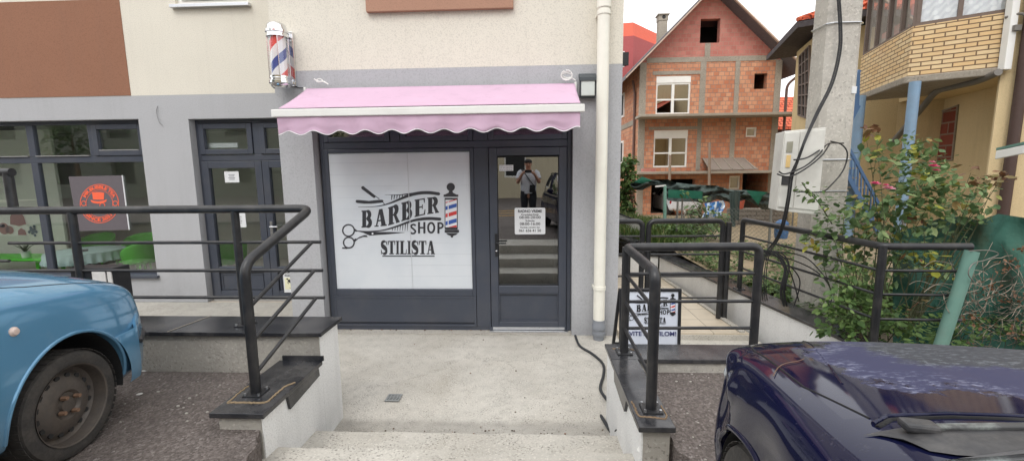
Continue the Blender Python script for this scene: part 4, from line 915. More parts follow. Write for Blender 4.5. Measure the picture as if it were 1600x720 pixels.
def make_car(name, label, paint, hoodmat, W, prof, LEN, roofh, loc, rz, dents=(), group=None, detail=True, ycowl=-.40, bumper=True, wr=.279):
    """prof: rows (y, half width factor, z low, z shoulder, z crown)"""
    t = thing(name, label, 'car', loc, local=True, rz=rz, group=group)
    hw = W/2
    m = MB(); n = None
    for (y, wf, zl, zb, zc) in prof:
        w = hw*wf; hgt = zb-zl
        half = [(0, zl), (w*.55, zl), (w*.90, zl+.01), (w*.975, zl+.08), (w, zl+.40*hgt), (w*.995, zl+.62*hgt), (w*.975, zb-.11), (w*.945, zb-.045), (w*.885, zb-.008), (w*.72, zb+(zc-zb)*.45), (w*.38, zb+(zc-zb)*.88), (0, zc)]
        ring = half+[(-x, z) for x, z in half[-2:0:-1]]; n = len(ring)
        m.v += [(x, y, z) for x, z in ring]
    k = len(prof)
    for i in range(k-1):
        for j in range(n): l = (j+1) % n; m.f.append((i*n+j, (i+1)*n+j, (i+1)*n+l, i*n+l))
    for base, rev in ((0, False), ((k-1)*n, True)):
        for j in range(n//2):
            a, b, c, d = j, j+1, (n-j-1) % n, (n-j) % n
            q = [base+a, base+b, base+c, base+d]; q = list(dict.fromkeys(q)); m.f.append(tuple(q if not rev else q[::-1]))
    tmp = m.build('tmp', paint, t, sub=3 if detail else 2)
    wb = prof[0][0]; rax = LEN
    cut = MB()
    for ya in (0, -rax): cut.lathe([(0, -hw-.2), (.345, -hw-.2), (.345, hw+.2), (0, hw+.2)], (0, ya, .30), ax='x', n=48)
    ct = cut.build('cut', paint, t)
    bm = bmesh.new(); bm.from_mesh(ct.data); bmesh.ops.remove_doubles(bm, verts=bm.verts, dist=1e-5); bmesh.ops.recalc_face_normals(bm, faces=bm.faces); bm.to_mesh(ct.data); bm.free()
    bo = tmp.modifiers.new('b', 'BOOLEAN'); bo.operation = 'DIFFERENCE'; bo.object = ct; bo.solver = 'EXACT'
    dg = bpy.context.evaluated_depsgraph_get(); dg.update()
    me = bpy.data.meshes.new_from_object(tmp.evaluated_get(dg))
    for o in (tmp, ct): bpy.data.objects.remove(o)
    bm = bmesh.new(); bm.from_mesh(me); bmesh.ops.recalc_face_normals(bm, faces=bm.faces)
    for v in bm.verts:
        for (c, r, amt, dirn) in dents:
            d = (v.co-Vector(c)).length
            if d < r: v.co += Vector(dirn)*amt*(1-(d/r)**2)**2
    bvh = BVHTree.FromBMesh(bm)
    ynose = prof[-1][0]-.10
    hood_f = [f for f in bm.faces if f.normal.z > .72 and ycowl < f.calc_center_median().y < ynose and abs(f.calc_center_median().x) < hw*.84]
    hm = bmesh.new(); vm = {}
    for f in hood_f:
        vs = []
        for v in f.verts:
            if v not in vm: vm[v] = hm.verts.new(v.co)
            vs.append(vm[v])
        hm.faces.new(vs)
    bmesh.ops.delete(bm, geom=hood_f, context='FACES')
    def fin(b, nm, mat, ang=38):
        q = bpy.data.meshes.new(nm); b.to_mesh(q); b.free(); q.materials.clear(); q.materials.append(mat)
        q.polygons.foreach_set('use_smooth', [True]*len(q.polygons)); q.update(); q.set_sharp_from_angle(angle=math.radians(ang))
        o = bpy.data.objects.new(nm, q); COL.objects.link(o); o.parent = t; ORG[o.name] = Vector((0, 0, 0)); return o
    body = fin(bm, 'body', paint); hood = fin(hm, 'hood', hoodmat)
    def top(x, y, lift=0): 
        h = bvh.ray_cast(Vector((x, y, 3)), Vector((0, 0, -1))); return (h[0]+h[1]*lift) if h[0] else None
    def side(s, y, z, lift=0):
        h = bvh.ray_cast(Vector((s*3, y, z)), Vector((-s, 0, 0))); return (h[0]+h[1]*lift) if h[0] else None
    def path(fn, pts): return [p for p in (fn(*q) for q in pts) if p is not None]
    def lerp2(pts, k):
        out = []
        for a, b in zip(pts, pts[1:]):
            for i in range(k): out.append(tuple(a[q]+(b[q]-a[q])*i/k for q in range(len(a))))
        out.append(pts[-1]); return out
    # seams
    hx = hw*.835
    hp = lerp2([(-hx*.93, ycowl), (-hx*1.0, -.05), (-hx*1.0, .30), (-hx*.93, ynose-.02), (-hx*.6, ynose+.055), (0, ynose+.07), (hx*.6, ynose+.055), (hx*.93, ynose-.02), (hx, .30), (hx, -.05), (hx*.93, ycowl)], 10)
    MB().tube(path(lambda x, y: top(x, y, -.001), hp), .0036, 6).build('hood_gap', SEAM, t)
    for s in (-1, 1):
        sm = MB()
        for y0, y1 in ((-.58, -.60), (-1.62, -1.66)):
            sm.tube(path(lambda y, z: side(s, y, z), lerp2([(y0, .88), (y0, .4), (y1, .24)], 10)), .004, 6)
        sm.tube(path(lambda y, z: side(s, y, z), (lerp2([(.345, .60), (.42, .63), (.52, .645), (.62, .65)], 8) if not bumper else [(.5, .2), (.51, .2)])), .005, 6)   # bumper joint
        sm.build('door_gap', SEAM, t)
    rp = lerp2([(-hx*.94, ycowl-.03), (-hx*.88, ycowl), (-hx*.7, ycowl+.012), (hx*.7, ycowl+.012), (hx*.88, ycowl), (hx*.94, ycowl-.03)], 10)
    MB().tube(path(lambda x, y: top(x, y-.010, -.001), rp), .006, 6).build('cowl_gap', SEAM, t, smooth=60)
    MB().tube(path(lambda x, y: top(x, y+.004, .002), rp), .005, 6).build('hood_lip', paint, t, smooth=60)
    for s in (-1, 1):
        for ya in (0, -rax):
            pts = [side(s, ya+.352*math.cos(a), .30+.352*math.sin(a), -.002) for a in [PI*(-.02+1.04*i/32) for i in range(33)]]
            pts = [p for p in pts if p is not None]
            MB().tube(pts, .010, 8).build('arch_lip', paint, t, smooth=60)
            m = MB(); m.lathe([(.342, s*(hw-.05)), (.342, s*(hw*.35))], (0, ya, .30), ax='x', n=32, a0=-.25, a1=PI+.25); m.lathe([(.342, s*hw*.35), (.0, s*hw*.35)], (0, ya, .30), ax='x', n=32); m.build('wheel_well', DARKIN, t)
    # wheels: tyre with rim, holes and bolts
    for s in (-1, 1):
        for ya in (0, -rax):
            xo = s*(hw-.035)
            ty = MB().lathe([(.19, xo-s*.17), (.235, xo-s*.185), (wr-.014, xo-s*.175), (wr-.002, xo-s*.15), (wr, xo-s*.09), (wr-.002, xo-s*.03), (wr-.014, xo-s*.008), (.24, xo+s*.002), (.205, xo-s*.006), (.197, xo-s*.02)], (0, ya, wr), ax='x', n=64)
            for q in range(44):
                a = 2*PI*q/44
                for w0 in (.03, .09, .15): ty.obox((xo-s*w0, ya+(wr+.0005)*math.cos(a+.03*(w0*30 % 2)), wr+(wr+.0005)*math.sin(a+.03*(w0*30 % 2))), (1, 0, 0), (0, -math.sin(a), math.cos(a)), (0, math.cos(a), math.sin(a)), .022, .015, .0012)
            wh = ty.build('wheel', RUBBER, t, smooth=35)
            rim = MB().lathe([(.207, xo-s*.0), (.2, xo-s*.004), (.196, xo-s*.02), (.19, xo-s*.06), (.172, xo-s*.075), (.155, xo-s*.06), (.12, xo-s*.035), (.075, xo-s*.032), (.062, xo-s*.045), (.04, xo-s*.045), (.036, xo-s*.03), (.0, xo-s*.028)], (0, ya, wr), ax='x', n=64)
            hl = MB(); bo_ = MB()
            for q in range(16):
                a = 2*PI*(q+.3)/16; c = Vector((xo-s*.054, ya+.148*math.cos(a), wr+.148*math.sin(a)))
                hl.tube([c+Vector((-s*.004, 0, 0)), c+Vector((s*.005, 0, 0))], [.0135, .0135], 10)
            for q in range(4):
                a = 2*PI*q/4+.5; c = (0, ya+.052*math.cos(a), wr+.052*math.sin(a))
                bo_.tube([(xo-s*.036, c[1], c[2]), (xo-s*.008, c[1], c[2])], [.012, .010], 6)
            rim.build('rim', STEELRIM, wh, smooth=35, extra=[(hl, DARKIN), (bo_, RUSTB)])
    # cabin: glass loft, roof shell, pillars
    zc0 = [r for r in prof if r[0] <= -.35][-1][4]
    dc = ycowl+.40; Bb = [(.0, -.53+dc, .955), (hw*.55, -.55+dc, .95), (hw*.84, -.61+dc, .93), (hw*.90, -.75, .90), (hw*.90, -1.65, .90), (hw*.89, -2.45, .91), (hw*.80, prof[0][0]+.28, .93), (hw*.4, prof[0][0]+.20, .93), (0, prof[0][0]+.18, .93)]
    Tt = [(.0, -1.12-1.9*dc, roofh-.03), (hw*.40, -1.14-1.9*dc, roofh-.035), (hw*.62, -1.20-1.9*dc, roofh-.05), (hw*.69, -1.30-1.9*dc, roofh-.055), (hw*.70, -1.75, roofh-.045), (hw*.68, -2.4, roofh-.06), (hw*.60, prof[0][0]+.52, roofh-.08), (hw*.3, prof[0][0]+.46, roofh-.07), (0, prof[0][0]+.45, roofh-.07)]
    Bf = Bb+[(-x, y, z) for x, y, z in Bb[-2:0:-1]]; Tf = Tt+[(-x, y, z) for x, y, z in Tt[-2:0:-1]]; nn = len(Bf)
    g = MB(); g.grid(lambda u, v: Vector(Bf[int(round(u*nn)) % nn]).lerp(Vector(Tf[int(round(u*nn)) % nn]), v)+Vector((math.copysign(.03, Bf[int(round(u*nn)) % nn][0]) if abs(Bf[int(round(u*nn)) % nn][0]) > .3*hw else 0, 0, 0))*math.sin(PI*v), nn, 6)
    g.build('window_glass', CARGLASS, t, smooth=50)
    r = MB(); r.add([Vector(p) for p in Tf]+[Vector((x*.5, -1.75+(y+1.75)*.5, roofh)) for x, y, z in Tf]+[(0, -1.75, roofh+.005)], [(i, (i+1) % nn, nn+(i+1) % nn, nn+i) for i in range(nn)]+[(nn+i, nn+(i+1) % nn, 2*nn) for i in range(nn)])
    r.tube([Vector(p) for p in Tf], .022, 8, closed=True); r.build('roof', paint, t, smooth=60)
    for s in (-1, 1):
        for ib, wd in ((2, .024), (4, .03), (6, .05)):
            b = Vector(Bb[ib]); q = Vector(Tt[ib]); b.x *= s; q.x *= s; mid = (b+q)/2+Vector((s*.03, 0, 0)); MB().tube(smoothpath([b+Vector((0, 0, -.03)), mid, q], 5), wd, 10).build('pillar', paint, t, smooth=60)
    MB().box(-hw*.8, hw*.8, prof[0][0]+.3, -.7, .35, .80).build('cabin_interior', DARKIN, t)
    for s in (-1, 1): MB().box(s*hw*.45-.22, s*hw*.45+.22, -1.55, -1.42, .5, 1.22).build('seat', M('car_seat', srgb(60, 60, 64), .9), t, bevel=.06)
    # cowl and wiper arms
    cw = MB()
    def cowl(u, v):
        x = (u*2-1)*hw*(.84-.05*v); k_ = abs(u*2-1); y = ycowl-.02-.05*k_**3-.13*v*max(0, 1-k_**9)**.5; q = top(x, y); z = (q.z if q else .9)
        return (x, y, z+.003+(.006+.012*math.sin(PI*v))*(1-abs(2*u-1)**5))
    cw.grid(cowl, 40, 6); cwo = cw.build('cowl_panel', PLASTIC, t, smooth=60)
    m = MB()
    for i in range(34):
        u = .40+.011*i; a = Vector(cowl(u, .22))+Vector((0, 0, .003)); b = Vector(cowl(u+.012, .66))+Vector((0, 0, .003)); m.bar(a, b, .004, .004)
    m.build('vent_slat', SEAM, cwo)
    for x0, x1 in ((-.625, .0), (.03, .60)):
        m = MB(); a = Vector(cowl((x0/hw/.84+1)/2, .17))+Vector((0, 0, .016)); b = Vector(cowl((x1/hw/.84+1)/2, .50))+Vector((0, 0, .030))
        m.obox(a+Vector((.03, 0, 0)), (1, -.05, 0), (0, 1, 0), (0, 0, 1), .030, .017, .009); m.build('wiper_pivot', PLASTIC, t, bevel=.006)
        m = MB(); m.bar(a+Vector((.06, -.003, .002)), a.lerp(b, .55)+Vector((0, 0, .004)), .016, .010); m.bar(a.lerp(b, .5)+Vector((0, 0, .004)), b+Vector((0, 0, .002)), .010, .007)
        m.build('wiper_arm', M('worn_wiper_paint', srgb(66, 66, 66), .5, .2, var=.3, vs=12, dirt=(.45, .5, .46, 1), dirtamt=.6, ds=16), t, bevel=.003)
    # front bumper wrapped round to the wheel arches
    nz_ = prof[-1][0]; pl = [(hw*.985, .24), (hw*.98, .42), (hw*.95, nz_-.17), (hw*.87, nz_-.075), (hw*.70, nz_-.02), (hw*.35, nz_+.015), (0, nz_+.025)]
    pl = smoothpath([(x, y, 0) for x, y in pl+[(-x, y) for x, y in pl[-2::-1]]], 5); sec = [(.655, -.04), (.648, .0), (.62, .018), (.52, .026), (.40, .026), (.30, .014), (.245, -.015), (.225, -.05)]
    bm_ = MB()
    def bump_(u, v):
        f = u*(len(pl)-1); i = min(int(f), len(pl)-2); p = pl[i].lerp(pl[i+1], f-i); d = (pl[min(i+1, len(pl)-1)]-pl[max(i-1, 0)]).normalized(); n_ = Vector((d.y, -d.x, 0))
        if n_.dot(p-Vector((0, -.3, 0))) < 0: n_ = -n_
        g = v*(len(sec)-1); j = min(int(g), len(sec)-2); z = sec[j][0]+(sec[j+1][0]-sec[j][0])*(g-j); o_ = sec[j][1]+(sec[j+1][1]-sec[j][1])*(g-j)
        e_ = min(1, max(0, (abs(p.x)/hw-.80)/.18)); z -= .13*e_*e_*(1-v); o_ *= (1-.75*e_); y_ = p.y+n_.y*o_; dz_ = .353**2-(z-.30)**2; y_ = max(y_, math.sqrt(dz_)) if dz_ > 0 else y_; return (p.x+n_.x*o_, y_, z)
    bpo = bm_.grid(bump_, 60, 14).build('bumper', paint, t, smooth=50) if bumper else body
    tr_ = MB(); tr_.tube([Vector(bump_(.17+.66*i/40, .48))+Vector((0, 0, 0)) for i in range(41)], .017, 6); (tr_.build('rub_strip', PLASTIC, bpo, smooth=60) if bumper else 0)
    # lights, mirrors, plate, handles
    for s in (-1, 1):
        c = Vector((s*hw*.70, prof[-1][0]-.09, .60)); MB().ball(c, .1, 16, 10, (1.25, .75, .62)).build('headlight', LAMPC, t, smooth=60)
        p = side(s, -.255, .765, .0)
        if p is not None and detail and bumper:
            mk = MB().lathe([(0, s*.016), (.014, s*.014), (.018, s*.006), (.0215, s*.004), (.0215, s*-.004)], p, ax='x', n=20).build('side_marker', M('clear_marker', srgb(206, 186, 176), .25, var=.2), t, smooth=40)
        MB().ball((s*(hw+.08), -.78, .98), .1, 14, 8, (.75, .42, .62)).build('mirror', paint, t, smooth=60)
        h = side(s, -1.48, .80)
        if h is not None: MB().obox(h+Vector((s*.012, 0, 0)), (0, 1, 0), (1, 0, 0), (0, 0, 1), .08, .014, .016).build('door_handle', paint, t, bevel=.006)
        MB().ball((s*hw*.84, prof[0][0]+.10, .68), .1, 12, 8, (.7, .6, 1.1)).build('tail_light', M('tail_red', srgb(150, 30, 28), .2), t, smooth=60)
    MB().box(-.26, .26, prof[-1][0]-.02, prof[-1][0]+.012, .34, .45).build('number_plate', WHITEP, t)
    return t, top, side
def profile(nose, cowl, LEN, hb=.0, sq=False):
    r = -LEN-.52
    if sq:
        return [(r, .72, .42, .74, .76), (r+.03, .86, .32, .86, .88), (r+.14, .95, .26, .95, .97), (r+.5, .99, .22, .97, .99), (-LEN, 1.0, .20, .965, .985), (-1.8, 1.0, .19, .955, .975), (-.9, 1.0, .19, .955, .985),
            (-.45, 1.0, .19, .96, 1.075), (-.34, 1.0, .19, .955, 1.08), (0, .995, .19, .905, 1.03), (.28, .985, .19, .855, .965), (nose-.26, .965, .19, .82, .905), (nose-.13, .925, .19, .79, .85), (nose-.075, .89, .20, .755, .80), (nose-.045, .83, .22, .64, .66), (nose-.03, .70, .28, .54, .55)]
    return [(r, .72, .42, .70, .72), (r+.03, .86, .32, .82, .84), (r+.14, .95, .26, .90, .92), (r+.5, .99, .22, .92, .94), (-LEN, 1.0, .20, .92, .94), (-1.8, 1.0, .19, .90, .92), (-.9, 1.0, .19, .90, .93),
            (-.45, 1.0, .19, .905, .965), (-.34, 1.0, .19, .90, cowl), (0, .995, .19, .865, cowl-.025), (.28, .98, .19, .835, cowl-.065), (nose-.24, .945, .19, .79, .835), (nose-.11, .885, .19, .745, .775), (nose-.03, .79, .22, .66, .68), (nose, .68, .28, .56, .57)]
def bluepaint():
    t = NT('faded_blue_paint'); p = t.obj()
    c = t.mix(t.noise(p, 2, 5, .6), srgb(92, 144, 180), srgb(104, 158, 192))
    c = t.mix(t.ramp(t.noise(p, 14, 6, .7), [(.55, (0,)*3), (.8, (.25,)*3)]), c, srgb(140, 164, 182))
    sp = t.n('ShaderNodeSeparateXYZ'); t.l(p, sp.inputs[0]); lo = t.math('MULTIPLY', t.math('SUBTRACT', .5, sp.outputs[2], True), 1.3, True)
    c = t.mix(t.math('MULTIPLY', lo, t.noise(p, 9, 5, .7)), c, srgb(120, 112, 100))
    return t.fin(t.principled(c, t.ramp(t.noise(p, 5, 4), [(.3, (.08,)*3), (.7, (.16,)*3)]), .25, .5, t.bump(t.noise(p, 2.2, 3), .06, .02), .6))
def navypaint(peel):
    t = NT('navy_paint_peeling' if peel else 'navy_paint'); p = t.obj()
    c = t.mix(t.noise(p, 3, 5, .6), srgb(14, 16, 40), srgb(20, 23, 52))
    rough = .06; coat = .0
    dust = t.ramp(t.noise(p, 60, 5, .7), [(.60, (0,)*3), (.78, (.22,)*3)]); c = t.mix(dust, c, srgb(120, 118, 122))
    if peel:
        mp = t.n('ShaderNodeMapping'); mp.inputs['Location'].default_value = (.06, -.38, -.17); mp.inputs['Scale'].default_value = (1.5, 2.3, .2); t.l(p, mp.inputs['Vector'])
        ln = t.n('ShaderNodeVectorMath', operation='LENGTH'); t.l(mp.outputs[0], ln.inputs[0])
        f = t.math('ADD', ln.outputs[1] if False else ln.outputs['Value'], t.math('MULTIPLY', t.math('SUBTRACT', t.noise(p, 4.5, 8, .65), .5), 1.05))
        mp2 = t.n('ShaderNodeMapping'); mp2.inputs['Location'].default_value = (.06, -.88, -.17); mp2.inputs['Scale'].default_value = (1.5, 3.0, .2); t.l(p, mp2.inputs['Vector'])
        ln2 = t.n('ShaderNodeVectorMath', operation='LENGTH'); t.l(mp2.outputs[0], ln2.inputs[0]); f2 = t.math('ADD', ln2.outputs['Value'], t.math('MULTIPLY', t.math('SUBTRACT', t.noise(p, 5.5, 8, .65), .5), .9))
        in1 = t.ramp(f, [(.80, (1,)*3), (.86, (0,)*3)]); in2 = t.ramp(f2, [(.50, (1,)*3), (.62, (0,)*3)])
        edge1 = t.ramp(f, [(.58, (0,)*3), (.80, (1,)*3), (.87, (0,)*3)]); edge2 = t.ramp(f2, [(.2, (.5,)*3), (.52, (1,)*3), (.68, (0,)*3)])
        mpn = t.n('ShaderNodeMapping'); mpn.inputs['Scale'].default_value = (38, 105, 38); t.l(p, mpn.inputs['Vector'])
        fl = t.ramp(t.noise(mpn.outputs[0], 1, 5, .7), [(.53, (0,)*3), (.62, (1,)*3)])
        c = t.mix(in1, c, srgb(52, 54, 82)); c = t.mix(in2, c, srgb(56, 59, 66))
        c = t.mix(t.math('MULTIPLY', edge1, t.math('MULTIPLY', fl, .8)), c, srgb(138, 142, 164)); c = t.mix(t.math('MULTIPLY', edge2, t.math('MULTIPLY', fl, .75)), c, srgb(128, 134, 140))
        c = t.mix(t.ramp(t.noise(p, 2.3, 4), [(.60, (0,)*3), (.8, (.3,)*3)]), c, srgb(84, 74, 80))
        rough = t.ramp(in1, [(0, (.07,)*3), (1, (.6,)*3)]); coat = t.math('MULTIPLY', t.math('SUBTRACT', 1.0, in1), .1)
    return t.fin(t.principled(c, rough, .0, .26, t.bump(t.noise(p, 3, 3), .05, .02), coat))
BLUEP = bluepaint()
make_car('parked_car', 'faded blue hatchback with bare steel wheel parked at the left wall', BLUEP, BLUEP, 1.62, profile(.67, .965, 2.42, sq=True), 2.42, 1.48, (-3.15, 1.93, .515), math.radians(8))
NAVY = navypaint(False); NAVYH = navypaint(True)
dn = [((-.80, .42, .58), .20, .05, (1, -.2, 0)), ((-.72, .40, .72), .11, -.02, (.5, 0, -1)), ((-.80, .28, .60), .11, .035, (1, .3, 0)), ((-.76, .22, .72), .07, -.015, (1, 0, .4)), ((-.74, .52, .66), .10, .03, (1, -.6, 0)), ((-.81, .36, .42), .10, .03, (1, 0, 0)), ((-.81, -.1, .62), .22, .02, (1, 0, 0))]
navy, ntop, nside = make_car('parked_car', 'dark navy car with peeling sun-faded bonnet parked at the right railing', NAVY, NAVYH, 1.63, profile(.68, .935, 2.45), 2.45, 1.42, (1.40, 1.09, .525), math.radians(-8), dn, ycowl=-.245, bumper=False, wr=.305)
# creases pressed into the bonnet, washer nozzle, dry twig
m = MB()
pts = [ntop(-.43-.16*i/14, .57-.62*i/14, -.0005) for i in range(15)]; m.tube([p for p in pts if p], .0035, 6)
m.build('bonnet_crease', NAVYH, navy, smooth=60)
q = ntop(.30, -.12, .004); MB().ball(q, .016, 10, 6, (1.4, .8, .6)).build('washer_nozzle', PLASTIC, navy, smooth=60)
wm = Matrix.Translation((1.40, 1.09, .525)) @ Matrix.Rotation(math.radians(-8), 4, 'Z')
tw = [ntop(-.715+.12*i/8, .05+.02*math.sin(i*.6)+.12*i/8, .004) for i in range(9)]
m = MB(); m.tube([wm @ p for p in tw if p], [.0013]*len([p for p in tw if p]), 6); m.build('dry_twig', M('dry_twig', srgb(112, 86, 70), .8), smooth=60, label='thin dry brown twig lying on the navy car wing', category='twig')
# ---------------------------------------------------------------- things beyond the side path
def onplane(px, py, p0, d2, off=0.):
    n = Vector((d2[1], -d2[0], 0)).normalized()
    if n.dot(CAMPOS-Vector((p0[0], p0[1], 0))) < 0: n = -n
    r = P(px, py, Y=1.0)-CAMPOS; q = Vector((p0[0], p0[1], CAMZ))+n*off
    return CAMPOS+r*((q-CAMPOS).dot(n)/r.dot(n))
# ---- utility pole and cabinet
POLEC = concrete('pole_concrete', srgb(194, 190, 182), .35, 26, .6, warm=(.36, .33, .28, 1))
t = thing('utility_pole', 'tall pale concrete utility pole behind the garden wall', 'pole', (3.19, 4.98, .3))
m = MB(); px0, py0 = 3.20, 5.00
def prof8(w, d, z): return [(px0+a*w, py0+b*d, z) for a, b in ((-1, -.72), (-.72, -1), (.72, -1), (1, -.72), (1, .72), (.72, 1), (-.72, 1), (-1, .72))]
zs = [(.25, .185), (1.6, .178), (3.2, .172), (4.8, .164), (9.0, .145)]
for z, w_ in zs: m.v += prof8(w_, w_*.9, z)
for i in range(len(zs)-1):
    for k in range(8): m.f.append((i*8+k, i*8+(k+1) % 8, i*8+8+(k+1) % 8, i*8+8+k))
m.build('pole', POLEC, t)
m = MB()
for z in (2.05, 1.72, 3.42): m.tube([Vector(p)*1.0+Vector((p[0]-px0, p[1]-py0, 0))*.02 for p in prof8(.18, .162, z)], .007, 6, closed=True)
m.build('steel_band', ALU, t); MB().box(3.30, 3.345, 4.83, 4.85, 2.72, 2.79).build('number_tag', PAPER, t)
CABM = M('weathered_white_cabinet', srgb(214, 213, 206), .55, var=.08, vs=7, dirt=(.40, .38, .34, 1), dirtamt=.4, ds=5, bump=.05, bs=40)
cyd = 4.40
q = [P(1213, 329, Y=cyd), P(1278, 336, Y=cyd-.02), P(1291, 199, Y=cyd-.02), P(1226, 205, Y=cyd)]
t = thing('meter_cabinet', 'weathered white electric cabinet strapped to the concrete pole', 'cabinet', (q[0].x+.2, cyd, q[0].z))
MB().slab(q, .30, (.25, 1, 0)).build('cabinet_body', CABM, t, bevel=.006)
def cq(u, v): return q[0].lerp(q[1], u).lerp(q[3].lerp(q[2], u), v)
m = MB(); m.slab([cq(.02, .05)+Vector((0, -.012, 0)), cq(.365, .05)+Vector((0, -.012, 0)), cq(.365, .975)+Vector((0, -.012, 0)), cq(.02, .975)+Vector((0, -.012, 0))], .011, (0, 1, 0))
m.slab([cq(.385, .05)+Vector((0, -.008, 0)), cq(.985, .05)+Vector((0, -.008, 0)), cq(.985, .975)+Vector((0, -.008, 0)), cq(.385, .975)+Vector((0, -.008, 0))], .007, (0, 1, 0))
m.build('cabinet_door', CABM, t, bevel=.003)
def cplate(u0, u1, v0, v1, nm, mt): MB().slab([cq(u0, v0)+Vector((0, -.019, 0)), cq(u1, v0)+Vector((0, -.019, 0)), cq(u1, v1)+Vector((0, -.019, 0)), cq(u0, v1)+Vector((0, -.019, 0))], .006, (0, 1, 0)).build(nm, mt, t)
cplate(.07, .21, .735, .865, 'meter_window', M('meter_glass', srgb(150, 148, 132), .3)); cplate(.09, .19, .55, .70, 'warning_sticker', M('sticker_yellow', srgb(222, 190, 128), .6, var=.2, vs=60)); cplate(.03, .20, .33, .44, 'lock_box', PLASTIC)
# ---- cables
CAB = M('black_cable', srgb(34, 34, 36), .55, var=.1)
def cable(lab, runs, r=.014, jit=.02):
    m = MB()
    for pts in runs:
        m.tube(smoothpath([P(x, y, Y=Y) for x, y, Y in pts], 7), r, 7)
    m.build('power_cable', CAB, smooth=60, label=lab, category='cable')
cable('bundle of black cables running down the pole and across the white cabinet', [[(1308+d, -20, 4.78), (1312+d, 40, 4.75), (1311+d, 80, 4.72), (1299+d, 130, 4.66), (1277+d, 175, 4.50), (1259+d*.7, 215, 4.30), (1246+d*.7, 250, 4.28), (1236+d, 275, 4.28), (1231+d, 310, 4.28), (1224+d, 345, 4.3), (1214+d, 372, 4.35), (1196+d*1.6, 400, 4.4), (1190+d*2, 440, 4.42), (1192+d*2, 470, 4.45)] for d in (-1.6, 0, 1.8, 3.4)], .0045)
cable('black cable loops tied round the pole at the cabinet', [[(1217, 268, 4.27), (1226, 272, 4.26), (1245, 266, 4.26), (1262, 257, 4.26), (1280, 241, 4.3), (1294, 225, 4.55), (1318, 224, 4.7)], [(1214, 272, 4.27), (1233, 276, 4.25), (1258, 264, 4.25), (1284, 243, 4.3), (1297, 224, 4.6)], [(1298, 221, 4.6), (1315, 226, 4.68), (1324, 240, 4.68), (1318, 265, 4.66), (1300, 288, 4.5), (1282, 300, 4.35), (1240, 299, 4.30)], [(1240, 250, 4.26), (1262, 246, 4.27), (1290, 228, 4.45)]], .007)
coil = []
for i in range(9):
    a0 = rnd.uniform(-4, 4); x0 = 1205+i*4; w_ = rnd.uniform(8, 30)
    coil.append([(1188+a0, 393+rnd.uniform(-4, 6), 4.6), (1206+w_*.5, 396+rnd.uniform(-3, 4), 4.55), (1222+w_*.4, 420+a0, 4.5), (1220+a0+w_*.1, 455, 4.5), (1226+a0, 478, 4.6)])
coil += [[(1190, 398, 4.5), (1225, 402, 4.6), (1262, 416, 4.7), (1285, 432, 4.6), (1297, 450, 4.5), (1299, 470, 4.6)], [(1185, 404, 4.55), (1220, 394, 4.6), (1258, 402, 4.7), (1282, 424, 4.6), (1296, 445, 4.5)], [(1232, 418, 4.5), (1240, 440, 4.5), (1248, 470, 4.5)], [(1236, 416, 4.5), (1250, 440, 4.5), (1240, 480, 4.5)]]
cable('tangle of black cable coils lying behind the garden wall railing', coil, .0062)
# ---- brick house
HC = concrete('house_concrete', srgb(158, 150, 138), .5, 20, .5)
B1 = brickmat('orange_hollow_brick', srgb(206, 130, 96), srgb(231, 172, 136), srgb(168, 144, 130), .235, .185, .013, .5, .6, .6, srgb(170, 130, 108))
B2 = brickmat('red_hollow_brick', srgb(192, 118, 108), srgb(208, 138, 126), srgb(186, 146, 132), .235, .185, .012, .5, .5, .5)  # both bricks paled, distance haze put into their colours
HY = 21.0; hx0, hx1 = 4.93, 11.2; ze = 6.75; apx, apz = 7.92, 9.75
t = thing('brick_house', 'unfinished bare brick house with gable roof and concrete balcony slabs', 'house', (8, 24, 0))
rects = dict(attic=(7.541, 8.404, 7.54, 8.566), w1=(5.681, 7.23, 4.46, 6.15), w2=(5.65, 7.195, 2.05, 3.74), s1=(10.03, 10.6, 5.5, 6.18), s2=(9.8, 10.285, 3.382, 3.82), lo=(9.175, 9.675, 1.0, 1.62), dk=(9.78, 10.9, 0, 1.75), ga=(5.6, 7.6, -.1, 1.5))
MB().wall(hx0, hx1, HY, HY+.3, -.6, ze, [(r[0], r[1], r[2], r[3]) for k, r in rects.items() if k != 'attic']).build('wall', B1, t)
m = MB(); mm = (0, 1, 0)
gl = lambda z: hx0+(apx-hx0)*(z-ze)/(apz-ze); gr = lambda z: hx1+(apx-hx1)*(z-ze)/(apz-ze); a_ = rects['attic']
m.slab([(gl(ze), HY, ze+.002), (gr(ze), HY, ze+.002), (gr(a_[2]), HY, a_[2]), (gl(a_[2]), HY, a_[2])], .3, mm)
m.slab([(gl(a_[2]), HY, a_[2]), (a_[0], HY, a_[2]), (a_[0], HY, a_[3]), (gl(a_[3]), HY, a_[3])], .3, mm); m.slab([(a_[1], HY, a_[2]), (gr(a_[2]), HY, a_[2]), (gr(a_[3]), HY, a_[3]), (a_[1], HY, a_[3])], .3, mm)
m.slab([(gl(a_[3]), HY, a_[3]), (gr(a_[3]), HY, a_[3]), (apx, HY, apz)], .3, mm)
m.build('gable', B2, t)
MB().box(hx0, hx0+.3, HY+.301, 31, -.6, ze).build('side_wall', B1, t); MB().box(hx1-.3, hx1, HY+.301, 31, -.6, ze).build('side_wall', B1, t)
MB().box(hx0+.31, hx1-.31, HY+2.0, HY+2.1, -.6, 6.5).box(6.9, 9.1, HY+2.0, HY+2.1, 6.501, 8.8).build('dark_room', DARKIN, t)
m = MB()
for x, w_, z0, z1 in ((hx0-.01, .30, -.5, ze), (hx1-.27, .28, -.5, ze), (7.62, .26, 4.4, ze), (9.17, .2, 4.4, ze), (7.6, .2, 1.9, 4.3), (9.1, .22, 1.9, 4.3), (7.78, .24, ze+.2, 7.53)): m.box(x, x+w_, HY-.02, HY+.05, z0, z1)
